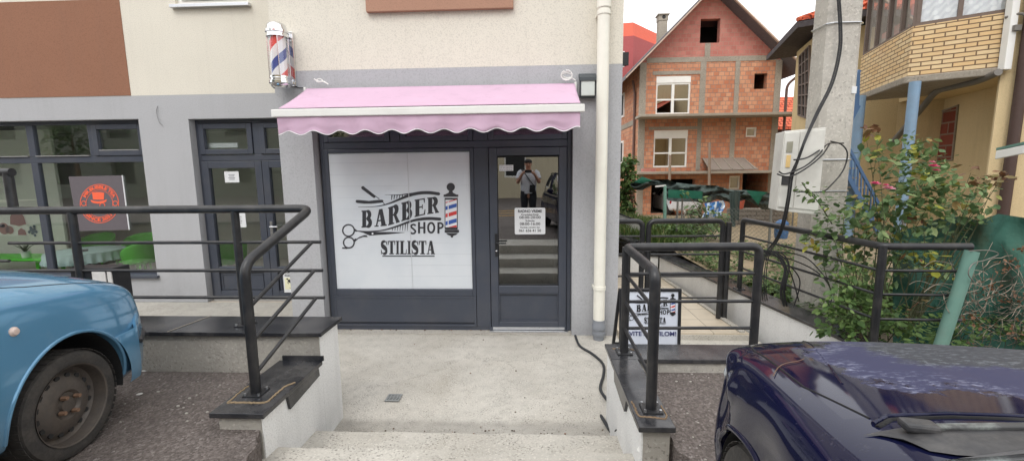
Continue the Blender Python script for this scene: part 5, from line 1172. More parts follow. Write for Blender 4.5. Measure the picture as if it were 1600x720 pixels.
for x in range(1): m.box(hx0+.29, hx1-.27, HY-.024, HY+.05, ze-.02, ze+.2); m.box(5.5, 7.7, HY-.026, HY+.05, 6.2, 6.36); m.box(5.4, 7.62, HY-.026, HY+.05, 3.76, 3.9)
m.build('concrete_frame', HC, t)
for (x0, x1, z) in ((4.75, 11.75, 4.36), (4.7, 11.25, 1.86)): MB().box(x0, x1, HY-1.0, HY-.027, z-.12, z).build('balcony_slab', HC, t, bevel=.02)
MB().box(hx0+.02, hx0+.05, 22, 30, 3.9, 4.15).box(hx0-.03, hx0-.001, 22, 31, 4.1, 4.35).build('side_beam', HC, t)
RF = M('dark_roof_sheet', srgb(96, 94, 98), .6, var=.15, vs=4)
m = MB()
for s, ex in ((-1, 4.15), (1, 11.85)):
    sl_ = (apz-ze)/((apx-hx0) if s < 0 else (hx1-apx)); zl = apz+.12-abs(ex-apx)*sl_
    m.slab([(apx, HY-.7, apz+.14), (ex, HY-.7, zl), (ex, 31.5, zl), (apx, 31.5, apz+.14)], .16, (0, 0, -1))
m.build('roof', RF, t)
m = MB()
for s, ex in ((-1, 4.15), (1, 11.85)):
    sl_ = (apz-ze)/((apx-hx0) if s < 0 else (hx1-apx)); zl = apz+.12-abs(ex-apx)*sl_
    m.bar((apx, HY-.73, apz+.02), (ex, HY-.73, zl-.12), .05, .16, up=(0, 1, 0))
m.build('verge_board', M('pale_wood_verge', srgb(188, 166, 150), .8, var=.2), t)
def hwin(key, two=True):
    x0, x1, z0, z1 = rects[key]; m = MB(); zt = z1-(.3 if two else 0)
    m.frame(x0, x1, z0, zt, HY+.05, HY+.12, .07)
    if two: m.box(x0, x1, HY+.02, HY+.14, zt+.002, z1); xm = (x0+x1)/2; m.box(xm-.06, xm+.06, HY+.045, HY+.12, z0+.07, zt-.07); zm = z0+(zt-z0)*.47; m.box(x0+.07, xm-.06, HY+.05, HY+.11, zm-.035, zm+.035); m.box(xm+.06, x1-.07, HY+.05, HY+.11, zm-.035, zm+.035)
    w = m.build('window', WHITEP, t); MB().box(x0+.06, x1-.06, HY+.09, HY+.096, z0+.06, zt-.06).build('pane', glassmat('dark_pane_'+key, gain=2.5, base=.30, tint=(.03, .035, .04)), w)
for k in ('w1', 'w2'): hwin(k)
hwin('s2', False); hwin('lo', False)
for (y0, y1, x) in ((P(975, 140, X=hx0-.03).y, P(983, 140, X=hx0-.03).y, 0), ):
    for za, zb in ((4.75, 6.0), (2.3, 3.5)):
        w = MB().box(hx0-.06, hx0+.0, 24.2, 25.6, za, zb).build('window', WHITEP, t); MB().box(hx0-.07, hx0-.061, 24.3, 25.5, za+.1, zb-.1).build('pane', DARKIN, w)
m = MB(); m.slab([(7.9, HY-.03, 2.45), (9.75, HY-.03, 2.45), (10.0, HY-.9, 1.93), (7.9, HY-.9, 1.93)], .04); m.build('lean_to_sheet', M('grey_sheet', srgb(138, 128, 120), .6, var=.2), t)
m = MB()
for i in range(5): x = 7.9+i*.46; m.bar((x, HY-.02, 2.46), (x+.03*i, HY-.91, 1.94), .04, .04)
m.build('sheet_batten', HC, t)
for px, y0, y1 in ((1047, 242, 290), (1109, 223, 292)): a = P(px, y0, Y=19.8); b = P(px-1, y1, Y=19.8); MB().tube([a, b], .06, 8).build('wooden_prop', M('prop_wood', srgb(140, 124, 110), .9, var=.3), t)
MB().tube([(4.32, HY-.3, 6.15), (4.32, 31, 6.15)], .09, 8).build('gutter', M('brown_gutter_far', srgb(96, 72, 64), .6), t)
m = MB(); m.tube([(4.75, HY+.6, 6.1), (4.86, HY+.6, 5.5), (4.86, HY+.6, 0)], .06, 8); m.build('downpipe', M('brown_downpipe_far', srgb(96, 72, 64), .6), t)
m = MB(); m.tube(fillet([(11.7, HY-.5, 6.2), (11.7, HY-.5, 6.0), (11.32, HY-.3, 5.6), (11.32, HY-.3, .2)], .2), .06, 8); m.build('downpipe', M('brown_gutter', srgb(96, 72, 64), .6), t)
MB().box(5.0, 5.55, HY-.9, HY-.4, 1.862, 2.0).build('brick_stack', B2, label='small stack of red bricks on the lower balcony slab', category='bricks')
# ---- red house behind and chimney
RH = M('red_facade', srgb(166, 84, 84), .85, var=.08); RO = M('orange_roof_wall', srgb(226, 110, 88), .8, var=.1)
t = thing('red_house', 'red rendered building with bright orange upper wall behind the brick house', 'house', (6.5, 33, 0))
cR = P(990, 56, Y=32)
MB().prism([(2.5, 32.8), (cR.x, 32), (10.2, 35.5), (9, 42), (2.5, 42)], -.5, cR.z).build('wall', RH, t)
hi = P(990, 34, Y=32.3).z; MB().prism([(2.5, 32.95), (cR.x-.02, 32.15), (10.0, 35.6), (9, 41.8), (2.5, 41.8)], cR.z+.003, hi-.1).build('roof_wall', RO, t)
wq = P(977, 92, Y=32.3); w = MB().box(wq.x-.35, wq.x+.35, 32.1, 32.6, wq.z-.6, wq.z+.45).build('window', WHITEP, t); MB().box(wq.x-.27, wq.x+.27, 32.05, 32.09, wq.z-.52, wq.z+.37).build('pane', DARKIN, w)
c = P(1034, 60, Y=27); t2 = thing('chimney', 'pale block chimney with capped pot beside the brick gable', 'chimney', (c.x, 27, c.z))
zt = P(1035, 24, Y=27).z; zm = P(1035, 34, Y=27).z
m = MB(); m.box(c.x-.24, c.x+.24, 26.8, 27.25, 6, zm); m.build('stack', HC, t2); m = MB(); m.box(c.x-.27, c.x+.27, 26.77, 27.28, zm+.002, zt-.06); m.box(c.x-.33, c.x+.33, 26.7, 27.33, zt-.058, zt); m.build('cap', HC, t2); MB().lathe([(0, -.01), (.1, -.01), (.1, 0), (0, 0)], (c.x+.02, 26.765, (zm+zt)/2), ax='y', n=14).build('flue_hole', DARKIN, t2)
# ---- small tiled house far between the two
TILEO = brickmat('orange_roof_tile', srgb(214, 96, 66), srgb(228, 124, 90), srgb(140, 60, 44), .24, .16, .02, .5, .8, .4)
t = thing('tiled_house', 'low house with orange tiled roof glimpsed between the brick and yellow houses', 'house', (14.5, 26, 0))
a = P(1213, 198, Y=25); b = P(1245, 198, Y=25); c = P(1213, 152, Y=28)
MB().slab([(a.x-1, 25, a.z), (b.x+3, 25, b.z), (b.x+3.4, 28, c.z), (c.x-1, 28, c.z)], .15).build('roof', TILEO, t); MB().box(a.x-.8, b.x+2.6, 25.4, 31, -.5, a.z).build('wall', M('dark_brown_wall', srgb(86, 62, 56), .9, var=.2), t)
m = MB(); x_ = P(1222, 250, Y=24); m.frame(x_.x-.5, x_.x+.6, .0, x_.z+1.2, 24.4, 24.5, .09); m.build('blue_gate_frame', M('blue_paint_far', srgb(70, 120, 176), .6), t)
# ---- yellow house
YEL = plaster('yellow_render', srgb(220, 199, 158), streak=.22, bump=.5, grime=(.16, .12, .07, 1)); YEL2 = plaster('shaded_yellow_render', srgb(208, 186, 144), streak=.25, grime=(.12, .10, .06, 1))
R0 = Vector((7.39, 7.53, 0)); A0 = Vector((6.47, 8.15, 0)); L0 = Vector((7.09, 10.19, 0)); av = Vector((.28, .96, 0)).normalized(); bv = Vector((.83, -.56, 0)).normalized()
ZB = 3.50
t = thing('yellow_house', 'old yellow rendered house with brick balcony on blue posts', 'house', (8, 9, .2))
def pr(m, pts, z0, z1): return m.prism([(p.x, p.y) for p in pts], z0, z1)
RC = .75; q1 = R0+av*.04; q2 = R0+av*3.2  # recess shape deepened to put the wall under the balcony in shade
m = MB(); pr(m, [R0, R0+bv*6, R0+bv*6+av*12, R0+av*12], 3.40, 7.5); pr(m, [R0, R0+bv*6, R0+bv*6+av*12, R0+av*12, q2, q2+bv*RC, q1+bv*RC, q1], -.6, 3.398); m.build('wall', YEL, t)
W0 = Vector((6.96, 11.5, 0))
m = MB(); pr(m, [W0, W0+bv*2.4, W0+bv*2.4+av*1.9, W0+av*1.9], -.6, 5.2); m.build('wing_wall', YEL2, t)
# balcony
BRY = brickmat('yellow_facing_brick', srgb(230, 196, 146), srgb(236, 212, 170), srgb(126, 104, 82), .26, .0715, .010, .5, .7, .28, srgb(196, 140, 100), .3)
ZP = P(1421, 42, Y=A0.y).z
Rb = R0+Vector((-.02, -.01, 0))
LR = L0+(R0-A0)
m = MB(); m.slab([Vector((A0.x, A0.y, ZB)), Vector((Rb.x, Rb.y, ZB)), Vector((Rb.x, Rb.y, ZP)), Vector((A0.x, A0.y, ZP))], .12, -Vector((bv.y, -bv.x, 0)))
m.slab([Vector((L0.x, L0.y, ZB)), Vector((A0.x, A0.y, ZB)), Vector((A0.x, A0.y, ZP)), Vector((L0.x, L0.y, ZP))], .12, (Vector((av.y, -av.x, 0))))
m.build('balcony_parapet', BRY, t)
o1 = (A0-R0).normalized()*.06-av*.05
m = MB(); m.slab([Vector((p.x, p.y, ZB-.002)) for p in (A0+o1, R0-av*.06, LR, L0+(A0-R0).normalized()*.05)], .12); m.build('balcony_slab', HC, t, bevel=.02)
BLP = M('blue_painted_post', srgb(126, 154, 180), .5, var=.15, vs=8, dirt=(.25, .22, .18, 1), dirtamt=.3)
for px, yt, pb, d in ((1430, 128, 1408, .16), (1345, 150, 1333, .18)):
    a = P(px, yt, Z=ZB-.122); m = MB(); m.tube([(a.x, a.y, 0), (a.x, a.y, ZB-.122)], d*.5, 16); m.build('post', BLP, t, smooth=50)
def oa(px, py, off=.0): return onplane(px, py, R0, av, off)
def ob(px, py, off=.0): return onplane(px, py, R0, bv, off)
orc = lambda px, py: onplane(px, py, R0+bv*RC, av, .012)
qd = [orc(1450, 182), orc(1497, 165), orc(1488, 250), orc(1445, 256)]
MB().slab(qd, .01, (1, -.3, 0)).build('bricked_up_window', brickmat('old_red_brick', srgb(128, 58, 44), srgb(150, 76, 60), srgb(150, 130, 116), .5, .24, .02, .5, .6, .5), t)
MB().tube(qd, .025, 6, closed=True).build('window_trim', HC, t)
GP = M('grey_waste_pipe', srgb(116, 112, 106), .6)
MB().tube(fillet([oa(1560, 113, .12), oa(1528, 127, .14), oa(1462, 142, .2), oa(1440, 170, .25), oa(1395, 222, .3)], .2), .055, 10).build('waste_pipe', GP, t, smooth=50)
m = MB(); a = ob(1569, 110, .08); b = Vector((a.x, a.y, 7)); m.bar(a, b, .11, .11); m.build('white_downpipe', WHITEP, t, bevel=.01)
m = MB(); a = ob(1600, 90, .08); b = Vector((a.x-.02, a.y, .2)); a2 = ob(1568, 330, .08); m.tube([(a2.x, a2.y, .2), (a2.x, a2.y, 7)], .075, 10); m.build('brown_downpipe', M('brown_pipe', srgb(74, 56, 50), .6), t, smooth=50)
a = ob(1596, 35, .1); m = MB(); m.tube(smoothpath([a+Vector((-.15, .1, .1)), a+Vector((0, 0, .12)), a+Vector((.1, -.05, -.05)), a+Vector((.12, -.05, -.4))], 5), .02, 6); m.box(a.x-.1, a.x+.0, a.y-.02, a.y+.1, a.z-.12, a.z-.04); m.build('cable_bracket', GP, t)
# canopy over a door on the right
c = [P(1556, 236, Y=5.5), P(1602, 226, Y=5.2), P(1680, 222, Y=6.0), P(1600, 228, Y=6.4)]
m = MB(); m.slab(c, .10); m.build('door_canopy', WHITEP, t, bevel=.01); MB().slab([p+Vector((0, 0, .035)) for p in c], .03).build('canopy_sheet', M('green_canopy_sheet', srgb(96, 134, 122), .6), t)
# glazed upper balcony with lace curtains
ZW = 5.75
def lacemat():
    t_ = NT('lace_curtain'); p = t_.pos(); vo = t_.n('ShaderNodeTexVoronoi'); vo.inputs['Scale'].default_value = 9; t_.l(p, vo.inputs['Vector'])
    wv = t_.n('ShaderNodeTexWave'); wv.wave_type = 'RINGS'; wv.inputs['Scale'].default_value = 5; wv.inputs['Distortion'].default_value = 3; t_.l(p, wv.inputs['Vector'])
    c = t_.mix(t_.ramp(vo.outputs['Distance'], [(.25, (0,)*3), (.4, (1,)*3)]), srgb(226, 226, 228), srgb(196, 197, 202)); c = t_.mix(t_.math('MULTIPLY', wv.outputs['Fac'], .45), c, srgb(240, 240, 240))
    return t_.fin(t_.principled(c, .8))
LACE = lacemat(); LACEB = M('brown_lace', srgb(196, 186, 178), .8, var=.25, vs=14); WOODF = M('grey_brown_window_wood', srgb(112, 98, 90), .8, var=.2)
def glazed(p0, p1, n, inn, lace):
    d = (p1-p0); m = MB(); up = Vector((0, 0, 1))
    for i in range(n+1):
        q = p0+d*(i/n); m.bar(Vector((q.x, q.y, ZP)), Vector((q.x, q.y, ZW)), .06, .06, up=(d.x, d.y, 0))
    for z in (ZP+.03, ZW-.03): m.bar(Vector((p0.x, p0.y, z)), Vector((p1.x, p1.y, z)), .07, .06)
    w = m.build('window', WOODF, t)
    q0, q1 = p0+inn*.02, p1+inn*.02
    MB().quad((q0.x, q0.y, ZP+.03), (q1.x, q1.y, ZP+.03), (q1.x, q1.y, ZW), (q0.x, q0.y, ZW)).build('pane', GLASS, w)
    q0, q1 = p0+inn*.045, p1+inn*.045
    MB().grid(lambda u, v: (q0.x+(q1.x-q0.x)*u+inn.x*.01*math.sin(u*50), q0.y+(q1.y-q0.y)*u+inn.y*.01*math.sin(u*50), ZP+(ZW-ZP)*v), 60, 2).build('lace_curtain', lace, w, smooth=80)
ib = Vector((-bv.y, bv.x, 0)); ib = ib if ib.y > 0 else -ib
ia = Vector((av.y, -av.x, 0))
glazed(A0+ib*.06+ia*.03, R0+ib*.06, 2, ib, LACE); glazed(A0+ia*.06+ib*.05, L0+ia*.06, 4, ia, LACEB)
pr(MB(), [A0-av*.4-bv*.3, R0-av*.4, LR, L0-bv*.3], ZW, ZW+.2).build('balcony_roof', WOODF, t)
# wing window, eaves and tiled roof
wa = Vector((av.x, av.y, 0)); wn = Vector((-av.y, av.x, 0))
def onw(px, py, off=0.): return onplane(px, py, W0, av, off)
wq = [onw(1249, 180, .01), onw(1266, 186, .01), onw(1266, 72, .01), onw(1251, 88, .01)]
w = MB().slab(wq, .008, (1, 0, 0)).build('window', DARKIN, t)
m = MB()
for k in range(4): a = wq[0].lerp(wq[1], k/3); b = wq[3].lerp(wq[2], k/3); m.bar(a+wn*.02, b+wn*.02, .05, .05)
for k in range(7): a = wq[0].lerp(wq[3], k/6); b = wq[1].lerp(wq[2], k/6); m.bar(a+wn*.02, b+wn*.02, .035, .035)
m.build('window_bars', WOODF, w)
E0 = W0-av*.4-bv*.55; E1 = E0+av*3.4; E2 = E0+bv*3.4; zE = P(1252, 34, Y=E0.y).z; TP = W0+av*2.6+bv*2.4; zT = zE+1.25
SOF = M('dark_eaves_wood', srgb(66, 60, 62), .85, var=.2)
V3 = lambda p, z: Vector((p.x, p.y, z))
MB().slab([V3(E0, zE), V3(E2, zE), V3(W0+bv*2.4+av*3, zE), V3(E1, zE)], .14).build('eaves', SOF, t)
m = MB(); m.add([V3(E0, zE+.02), V3(E2, zE+.02), V3(TP+bv, zT), V3(TP, zT), V3(E1, zE+.02)], [(0, 1, 2, 3), (4, 0, 3)]); m.build('roof', TILEO, t)
m = MB()
for i in range(14): q = E0.lerp(E2, i/13); r_ = TP.lerp(TP+bv, i/13); m.tube([V3(q, zE+.05), V3(r_, zT+.03)], .055, 6)
m.build('ridge_tile', TILEO, t, smooth=60)
# blue outside stair
t = thing('outside_stair', 'blue painted metal stair rail beside the yellow house', 'stair', P(1345, 300, Y=9.0))
BLD = M('blue_stair_paint', srgb(82, 112, 150), .55, var=.15)
Ys = 9.0
for (x0, y0, x1, y1, h) in ((1321, 222, 1376, 325, 42), (1322, 150, 1343, 110, 55)):
    m = MB(); a, b = P(x0, y0, Y=Ys), P(x1, y1, Y=Ys); a2, b2 = P(x0-2, y0+h, Y=Ys), P(x1-2, y1+h, Y=Ys); m.bar(a, b, .04, .05); m.bar(a2, b2, .04, .08); m.build('stringer', BLD, t)
    m = MB()
    for i in range(12): m.bar(a.lerp(b, i/11), a2.lerp(b2, i/11), .022, .022)
    m.build('baluster', BLD, t)
m = MB()
for i in range(7): a = P(1322+i*8, 262+i*15, Y=Ys+.1); m.box(a.x-.1, a.x+.15, Ys, Ys+.9, a.z-.03, a.z)
m.build('tread', HC, t)
# ---- green shade net, fences
def netmat(name, c1, c2, alpha):
    t_ = NT(name); p = t_.pos(); c = t_.mix(t_.noise(p, 5, 5), c1, c2)
    pb = t_.principled(c, .8, 0, .2, t_.bump(t_.noise(p, 12, 5), .5, .03)); tr = t_.n('ShaderNodeBsdfTransparent'); mx = t_.n('ShaderNodeMixShader')
    f = t_.ramp(t_.noise(p, 3, 4), [(.35, (alpha-.15,)*3), (.65, (min(1, alpha+.15),)*3)]); t_.l(f, mx.inputs[0]); t_.l(tr.outputs[0], mx.inputs[1]); t_.l(pb, mx.inputs[2]); return t_.fin(mx.outputs[0])
NETD = netmat('dark_shade_net', srgb(58, 72, 70), srgb(88, 100, 97), 1.1); NETG = netmat('green_shade_net', srgb(30, 92, 74), srgb(52, 116, 94), .95)
topp = [(985, 287), (992, 284), (1004, 276), (1018, 281), (1033, 283), (1038, 281), (1043, 280), (1055, 285), (1080, 288), (1095, 289), (1120, 290), (1140, 296), (1165, 297), (1185, 299), (1205, 302), (1218, 303)]
botp = [(985, 290), (992, 297), (1004, 297), (1018, 290), (1033, 287), (1043, 313), (1055, 315), (1080, 315), (1095, 316), (1108, 317), (1120, 311), (1140, 316), (1150, 316), (1165, 312), (1178, 318), (1190, 327), (1218, 328)]
YN = 12.0
def net(u, v):
    px = 985+233*u; yt, yb = interp(topp, px), interp(botp, px); y = YN+.34*mnoise.noise(Vector((px*.045, v*2.2, 1)))+.16*mnoise.noise(Vector((px*.13+v*3, v*4, 5)))+.05*math.sin(v*14+px*.09)
    return P(px, yt+(yb-yt)*v, Y=y)
t = thing('shade_net', 'dark green shade net draped along the garden fence before the brick house', 'net', P(1100, 313, Y=YN))
MB().grid(net, 150, 14).build('net_cloth', NETD, t, smooth=70)
for pts in ([(990, 285), (1004, 276), (1019, 282), (1004, 287)], [(1044, 296), (1098, 299), (1097, 311), (1044, 309)], [(1166, 297), (1200, 300), (1192, 306), (1185, 320), (1176, 310)]):
    q = [P(x, y, Y=YN-.32) for x, y in pts]; c_ = sum(q, Vector())/len(q)
    MB().add(q+[c_+Vector((0, -.06, 0))], [(i, (i+1) % len(q), len(q)) for i in range(len(q))]).build('net_fold', NETG, t, smooth=80)
for px, yt, yb in ((1039, 290, 345), (1146, 300, 347)):
    a, b = P(px, yt, Y=YN-.4), P(px, yb, Y=YN-.4); t3 = thing('fence_post', 'pale green metal post with clamp under the left part of the shade net' if px < 1100 else 'dark drooping net covered post at the middle of the net', 'post', b)
    MB().tube([a, b-Vector((0, 0, .2))], .045 if px < 1100 else .06, 8).build('post', M('pale_green_post', srgb(120, 160, 146), .6) if px < 1100 else NETD, t3, smooth=60)
    if px < 1100: MB().bar(a+Vector((-.25, -.02, -.02)), a+Vector((.02, 0, 0)), .05, .04).build('clamp', WHITEP, t3)
    else:
        MB().grid(lambda u, v: P(1139+18*u-5*v*(u-.5), 300+44*v, Y=YN-.45+.06*math.sin(u*9)), 8, 8).build('net_rag', NETD, t3, smooth=80)
WIRE = M('grey_fence_wire', srgb(120, 118, 112), .6, .3)
def chain(lab, p0, p1, h, s=.075, z=None, r=.0022):
    t = thing('chain_link_fence', lab, 'fence', (p0+p1)/2); d = p1-p0; L = d.length; d.normalize(); m = MB(); n = int(L/s)
    for i in range(-int(h/s), n):
        for sg in (1, -1):
            a0, a1 = (i*s, i*s+h) ; z0, z1 = (0, h) if sg > 0 else (h, 0)
            lo, hi_ = max(a0, 0), min(a1, L)
            if hi_-lo < .02: continue
            f = lambda q: p0+d*q+Vector((0, 0, z0+(z1-z0)*(q-a0)/h)); m.tube([f(lo), f(hi_)], r, 3, caps=False)
    m.build('wire_mesh', WIRE, t)
    k = max(2, int(L/1.6)+1)
    for i in range(k): q = p0.lerp(p1, i/(k-1)); MB().tube([q+Vector((0, 0, -.3)), q+Vector((0, 0, h+.05))], .022, 8).build('post', M('grey_fence_post', srgb(128, 126, 120), .6, .4), t, smooth=60)
chain('sagging chain link fence with thin posts behind the garden railing', Vector((3.0, 9.2, .40)), Vector((5.4, 6.6, .35)), .85)
chain('low chain link fence under the shade net in the far yard', Vector((4.0, 11.9, .45)), Vector((6.9, 11.9, .35)), .8, .09)
t = thing('block_wall', 'low stack of grey blocks in the far yard beneath the net', 'wall', P(1180, 345, Y=13))
a = P(1145, 327, Y=13); b = P(1212, 346, Y=13); MB().box(a.x, b.x+.3, 13, 13.4, b.z-.3, a.z).build('block_stack', brickmat('grey_block', srgb(128, 122, 114), srgb(142, 136, 128), srgb(84, 80, 76), .5, .12, .015), t)
def small(name, lab, cat, mb, mat, **k): mb.build(name, mat, label=lab, category=cat, **k)
a = P(1160, 327, Y=12.9); small('bucket', 'orange red bucket standing on the grey block stack', 'bucket', MB().lathe([(0, 0), (.13, 0), (.17, .3), (.15, .3), (.12, .04), (0, .04)], (a.x, 13.15, a.z), n=18), M('orange_bucket', srgb(198, 92, 70), .5), smooth=40)
def sackmat():
    t_ = NT('blue_white_sack'); wv = t_.n('ShaderNodeTexWave'); wv.inputs['Scale'].default_value = 2.2; wv.inputs['Distortion'].default_value = 14; wv.inputs['Detail'].default_value = 4; t_.l(t_.pos(), wv.inputs['Vector'])
    return t_.fin(t_.principled(t_.ramp(wv.outputs['Fac'], [(.4, srgb(70, 132, 200)), (.6, srgb(214, 226, 236))]), .6))
small('plastic_sack', 'blue and white plastic sack hanging on the yard fence', 'sack', MB().grid(lambda u, v: P(1100+30*u+3*math.sin(v*5), 318-5*u+24*v, Y=11.6+.12*math.sin(u*7+v*4)), 14, 10), sackmat(), smooth=70)
small('blue_barrel', 'blue barrel below the white meter cabinet', 'barrel', MB().lathe([(0, 0), (.10, 0), (.115, .1), (.11, .28), (.05, .33), (0, .33)], P(1220, 372, Y=8.0), n=18), M('blue_barrel', srgb(66, 104, 148), .5), smooth=40)
# white car in the yard
WP = M('white_car_paint', srgb(206, 208, 212), .25, coat=.5, var=.03)
cpos = P(1050, 339, Y=16.5)
make_car('parked_car', 'silver white estate car parked in the brick house garage', WP, WP, 1.62, profile(.75, .96, 2.45), 2.45, 1.42, (P(1054, 330, Y=22).x, 23.3, -.22), 0, detail=False)
# dog
def skin(name, mat, pts, edges, rad, parent=None, sub=2, root=0):
    me = bpy.data.meshes.new(name); me.from_pydata([tuple(p) for p in pts], edges, []); o = bpy.data.objects.new(name, me); COL.objects.link(o)
    sm_ = o.modifiers.new('skin', 'SKIN'); sm_.use_smooth_shade = True
    for i, r in enumerate(rad): me.skin_vertices[0].data[i].radius = (r, r) if not isinstance(r, tuple) else r
    me.skin_vertices[0].data[root].use_root = True
    if sub: sv = o.modifiers.new('sub', 'SUBSURF'); sv.levels = sub; sv.render_levels = sub
    dg = bpy.context.evaluated_depsgraph_get(); dg.update(); m2 = bpy.data.meshes.new_from_object(o.evaluated_get(dg)); o.modifiers.clear(); o.data = m2; m2.name = name
    m2.materials.clear(); m2.materials.append(mat); m2.polygons.foreach_set('use_smooth', [True]*len(m2.polygons))
    if parent is not None: o.parent = parent
    ORG[o.name] = Vector((0, 0, 0)); return o
def furmat():
    t_ = NT('brown_white_fur'); p = t_.obj(); sp = t_.n('ShaderNodeSeparateXYZ'); t_.l(p, sp.inputs[0])
    f = t_.math('ADD', t_.math('MULTIPLY', sp.outputs[0], 1.0), t_.math('MULTIPLY', t_.noise(p, 5, 3), .35))
    c = t_.ramp(f, [(.0, srgb(168, 104, 70)), (.24, srgb(168, 104, 70)), (.27, srgb(226, 218, 206)), (.40, srgb(226, 218, 206)), (.43, srgb(160, 98, 66))])
    lo = t_.ramp(sp.outputs[2], [(.16, (1,)*3), (.2, (0,)*3)]); c = t_.mix(lo, c, srgb(224, 216, 204)); return t_.fin(t_.principled(c, .9, 0, .2, t_.bump(t_.noise(p, 60, 3), .4)))
dpos = P(1064, 343, Y=12.6)
dg_ = thing('dog', 'brown and white dog standing in the yard in front of the white car', 'dog', dpos, local=True)
pts = [(-.24, 0, .36), (-.08, 0, .37), (.10, 0, .36), (.22, 0, .40), (.31, 0, .46), (.38, 0, .47), (.45, 0, .43), (-.30, 0, .38), (-.38, 0, .46), (-.42, 0, .55)]
ed = [(0, 1), (1, 2), (2, 3), (3, 4), (4, 5), (5, 6), (0, 7), (7, 8), (8, 9)]; rad = [.085, .095, .105, .08, .065, .062, .032, .03, .02, .012]
for sx, at in ((-1, 0), (1, 0), (-1, 2), (1, 2)):
    b = len(pts); yy = .065*sx
    if at == 0: pts += [(-.24, yy, .30), (-.20, yy, .20), (-.29, yy, .11), (-.27, yy, .015), (-.235, yy, .012)]; rr = [.06, .04, .022, .02, .02]
    else: pts += [(.14, yy, .28), (.12, yy, .18), (.15, yy, .09), (.15, yy, .015), (.185, yy, .012)]; rr = [.05, .034, .022, .02, .02]
    ed += [(at, b)]+[(b+i, b+i+1) for i in range(4)]; rad += rr
dg_.scale = (.56, .56, .56)
db = skin('body', furmat(), pts, ed, rad, dg_)
for s in (-1, 1): MB().add([(.34, s*.035, .52), (.39, s*.05, .51), (.36, s*.075, .43), (.33, s*.06, .47)], [(0, 1, 2, 3)]).build('ear', M('brown_ear', srgb(120, 72, 50), .9), dg_)
MB().ball((.492, 0, .435), .018, 8, 6).build('nose', INK, dg_, smooth=60)
# ---------------------------------------------------------------- plants
GRN = leafmat('rose_leaf', [(0, (.08, .15, .06)), (.45, (.15, .24, .095)), (.8, (.22, .32, .13)), (.93, (.30, .37, .15)), (.97, (.36, .34, .06)), (1, (.30, .16, .05))])
GRN2 = leafmat('bright_leaf', [(0, (.06, .12, .035)), (.6, (.12, .21, .06)), (1, (.22, .32, .10))])
BRNL = leafmat('bronze_leaf', [(0, (.16, .07, .04)), (.5, (.24, .12, .06)), (1, (.20, .17, .06))])
YLL = leafmat('yellow_leaf', [(0, (.35, .36, .05)), (1, (.55, .52, .10))])
DKG = leafmat('ivy_leaf', [(0, (.03, .07, .02)), (.6, (.08, .14, .045)), (1, (.16, .24, .08))])
STEM = M('plant_stem', srgb(70, 74, 48), .8, var=.4); BARK = M('brown_stem', srgb(104, 82, 64), .9, var=.3)
def leaf(mb, p, L, W, rg, droop=.3):
    a = rg.uniform(0, 2*PI); e = rg.uniform(-.9, .5)-droop; d = Vector((math.cos(a)*math.cos(e), math.sin(a)*math.cos(e), math.sin(e))); s = d.cross(Vector((rg.uniform(-.5, .5), rg.uniform(-.5, .5), 1))).normalized(); n = s.cross(d)
    b = len(mb.v); m1 = p+d*L*.35+n*-.06*L; m2 = p+d*L*.72+n*-.05*L
    mb.v += [tuple(q) for q in (p, p+d*L*.3+s*W*.42, p+d*L*.62+s*W*.40, p+d*L, p+d*L*.62-s*W*.40, p+d*L*.3-s*W*.42, m1, m2)]
    mb.f += [(b, b+6, b+1), (b+1, b+6, b+7, b+2), (b+2, b+7, b+3), (b, b+5, b+6), (b+5, b+4, b+7, b+6), (b+4, b+3, b+7)]
def spray(mb, p, n, r, L, rg, sq=(1, 1, 1)):
    for i in range(n):
        while True:
            v = Vector((rg.uniform(-1, 1), rg.uniform(-1, 1), rg.uniform(-1, 1)))
            if v.length < 1: break
        q = p+Vector((v.x*r*sq[0], v.y*r*sq[1], v.z*r*sq[2])); k = rg.choice((.5, .7, .85, 1.0, 1.15, 1.4))*rg.uniform(.85, 1.1); leaf(mb, q, L*k, L*k*.72, rg)
def cane(mb, base, tip, rg, r=.008, bend=.12):
    mid = base.lerp(tip, .5)+Vector((rg.uniform(-bend, bend), rg.uniform(-bend, bend), .05)); mb.tube(smoothpath([base, mid, tip], 6), [r*(1-.06*i) for i in range(13)], 5); return mid
rg = random.Random(11)
# large rose bush behind the railing
rb_ = thing('rose_bush', 'tall rose bush with pink flowers and yellowing leaves behind the railing', 'rose bush', (3.25, 4.25, .35))
ST = MB(); LF = MB(); YL = MB(); BR = MB()
cl = [(1372, 222, .13, 9, 1), (1372, 240, .14, 12, 0), (1352, 206, .09, 4, 2), (1362, 200, .06, 5, 2), (1388, 262, .15, 20, 0), (1412, 230, .12, 14, 0), (1428, 220, .12, 14, 0), (1432, 245, .15, 22, 0), (1450, 232, .12, 14, 0), (1462, 250, .13, 16, 0), (1418, 268, .16, 26, 0), (1446, 275, .16, 26, 0), (1470, 275, .13, 16, 0), (1430, 300, .18, 34, 0), (1460, 305, .17, 30, 0), (1484, 298, .12, 14, 0), (1405, 310, .16, 26, 0), (1380, 320, .17, 26, 0), (1350, 325, .17, 26, 0), (1320, 322, .14, 18, 0), (1296, 335, .12, 14, 0), (1442, 335, .18, 30, 0), (1475, 335, .15, 20, 0), (1500, 320, .12, 12, 0), (1410, 345, .18, 30, 0), (1370, 350, .18, 30, 0), (1335, 355, .18, 30, 0), (1300, 360, .15, 22, 0), (1276, 372, .11, 12, 0), (1345, 385, .18, 30, 0), (1385, 385, .18, 24, 0), (1425, 380, .17, 20, 0), (1310, 395, .16, 26, 0), (1460, 370, .15, 14, 0), (1490, 360, .1, 8, 0), (1425, 415, .15, 12, 1), (1455, 410, .15, 14, 1), (1480, 420, .12, 8, 1), (1350, 420, .17, 30, 0), (1300, 425, .14, 20, 0), (1395, 420, .14, 10, 0)]
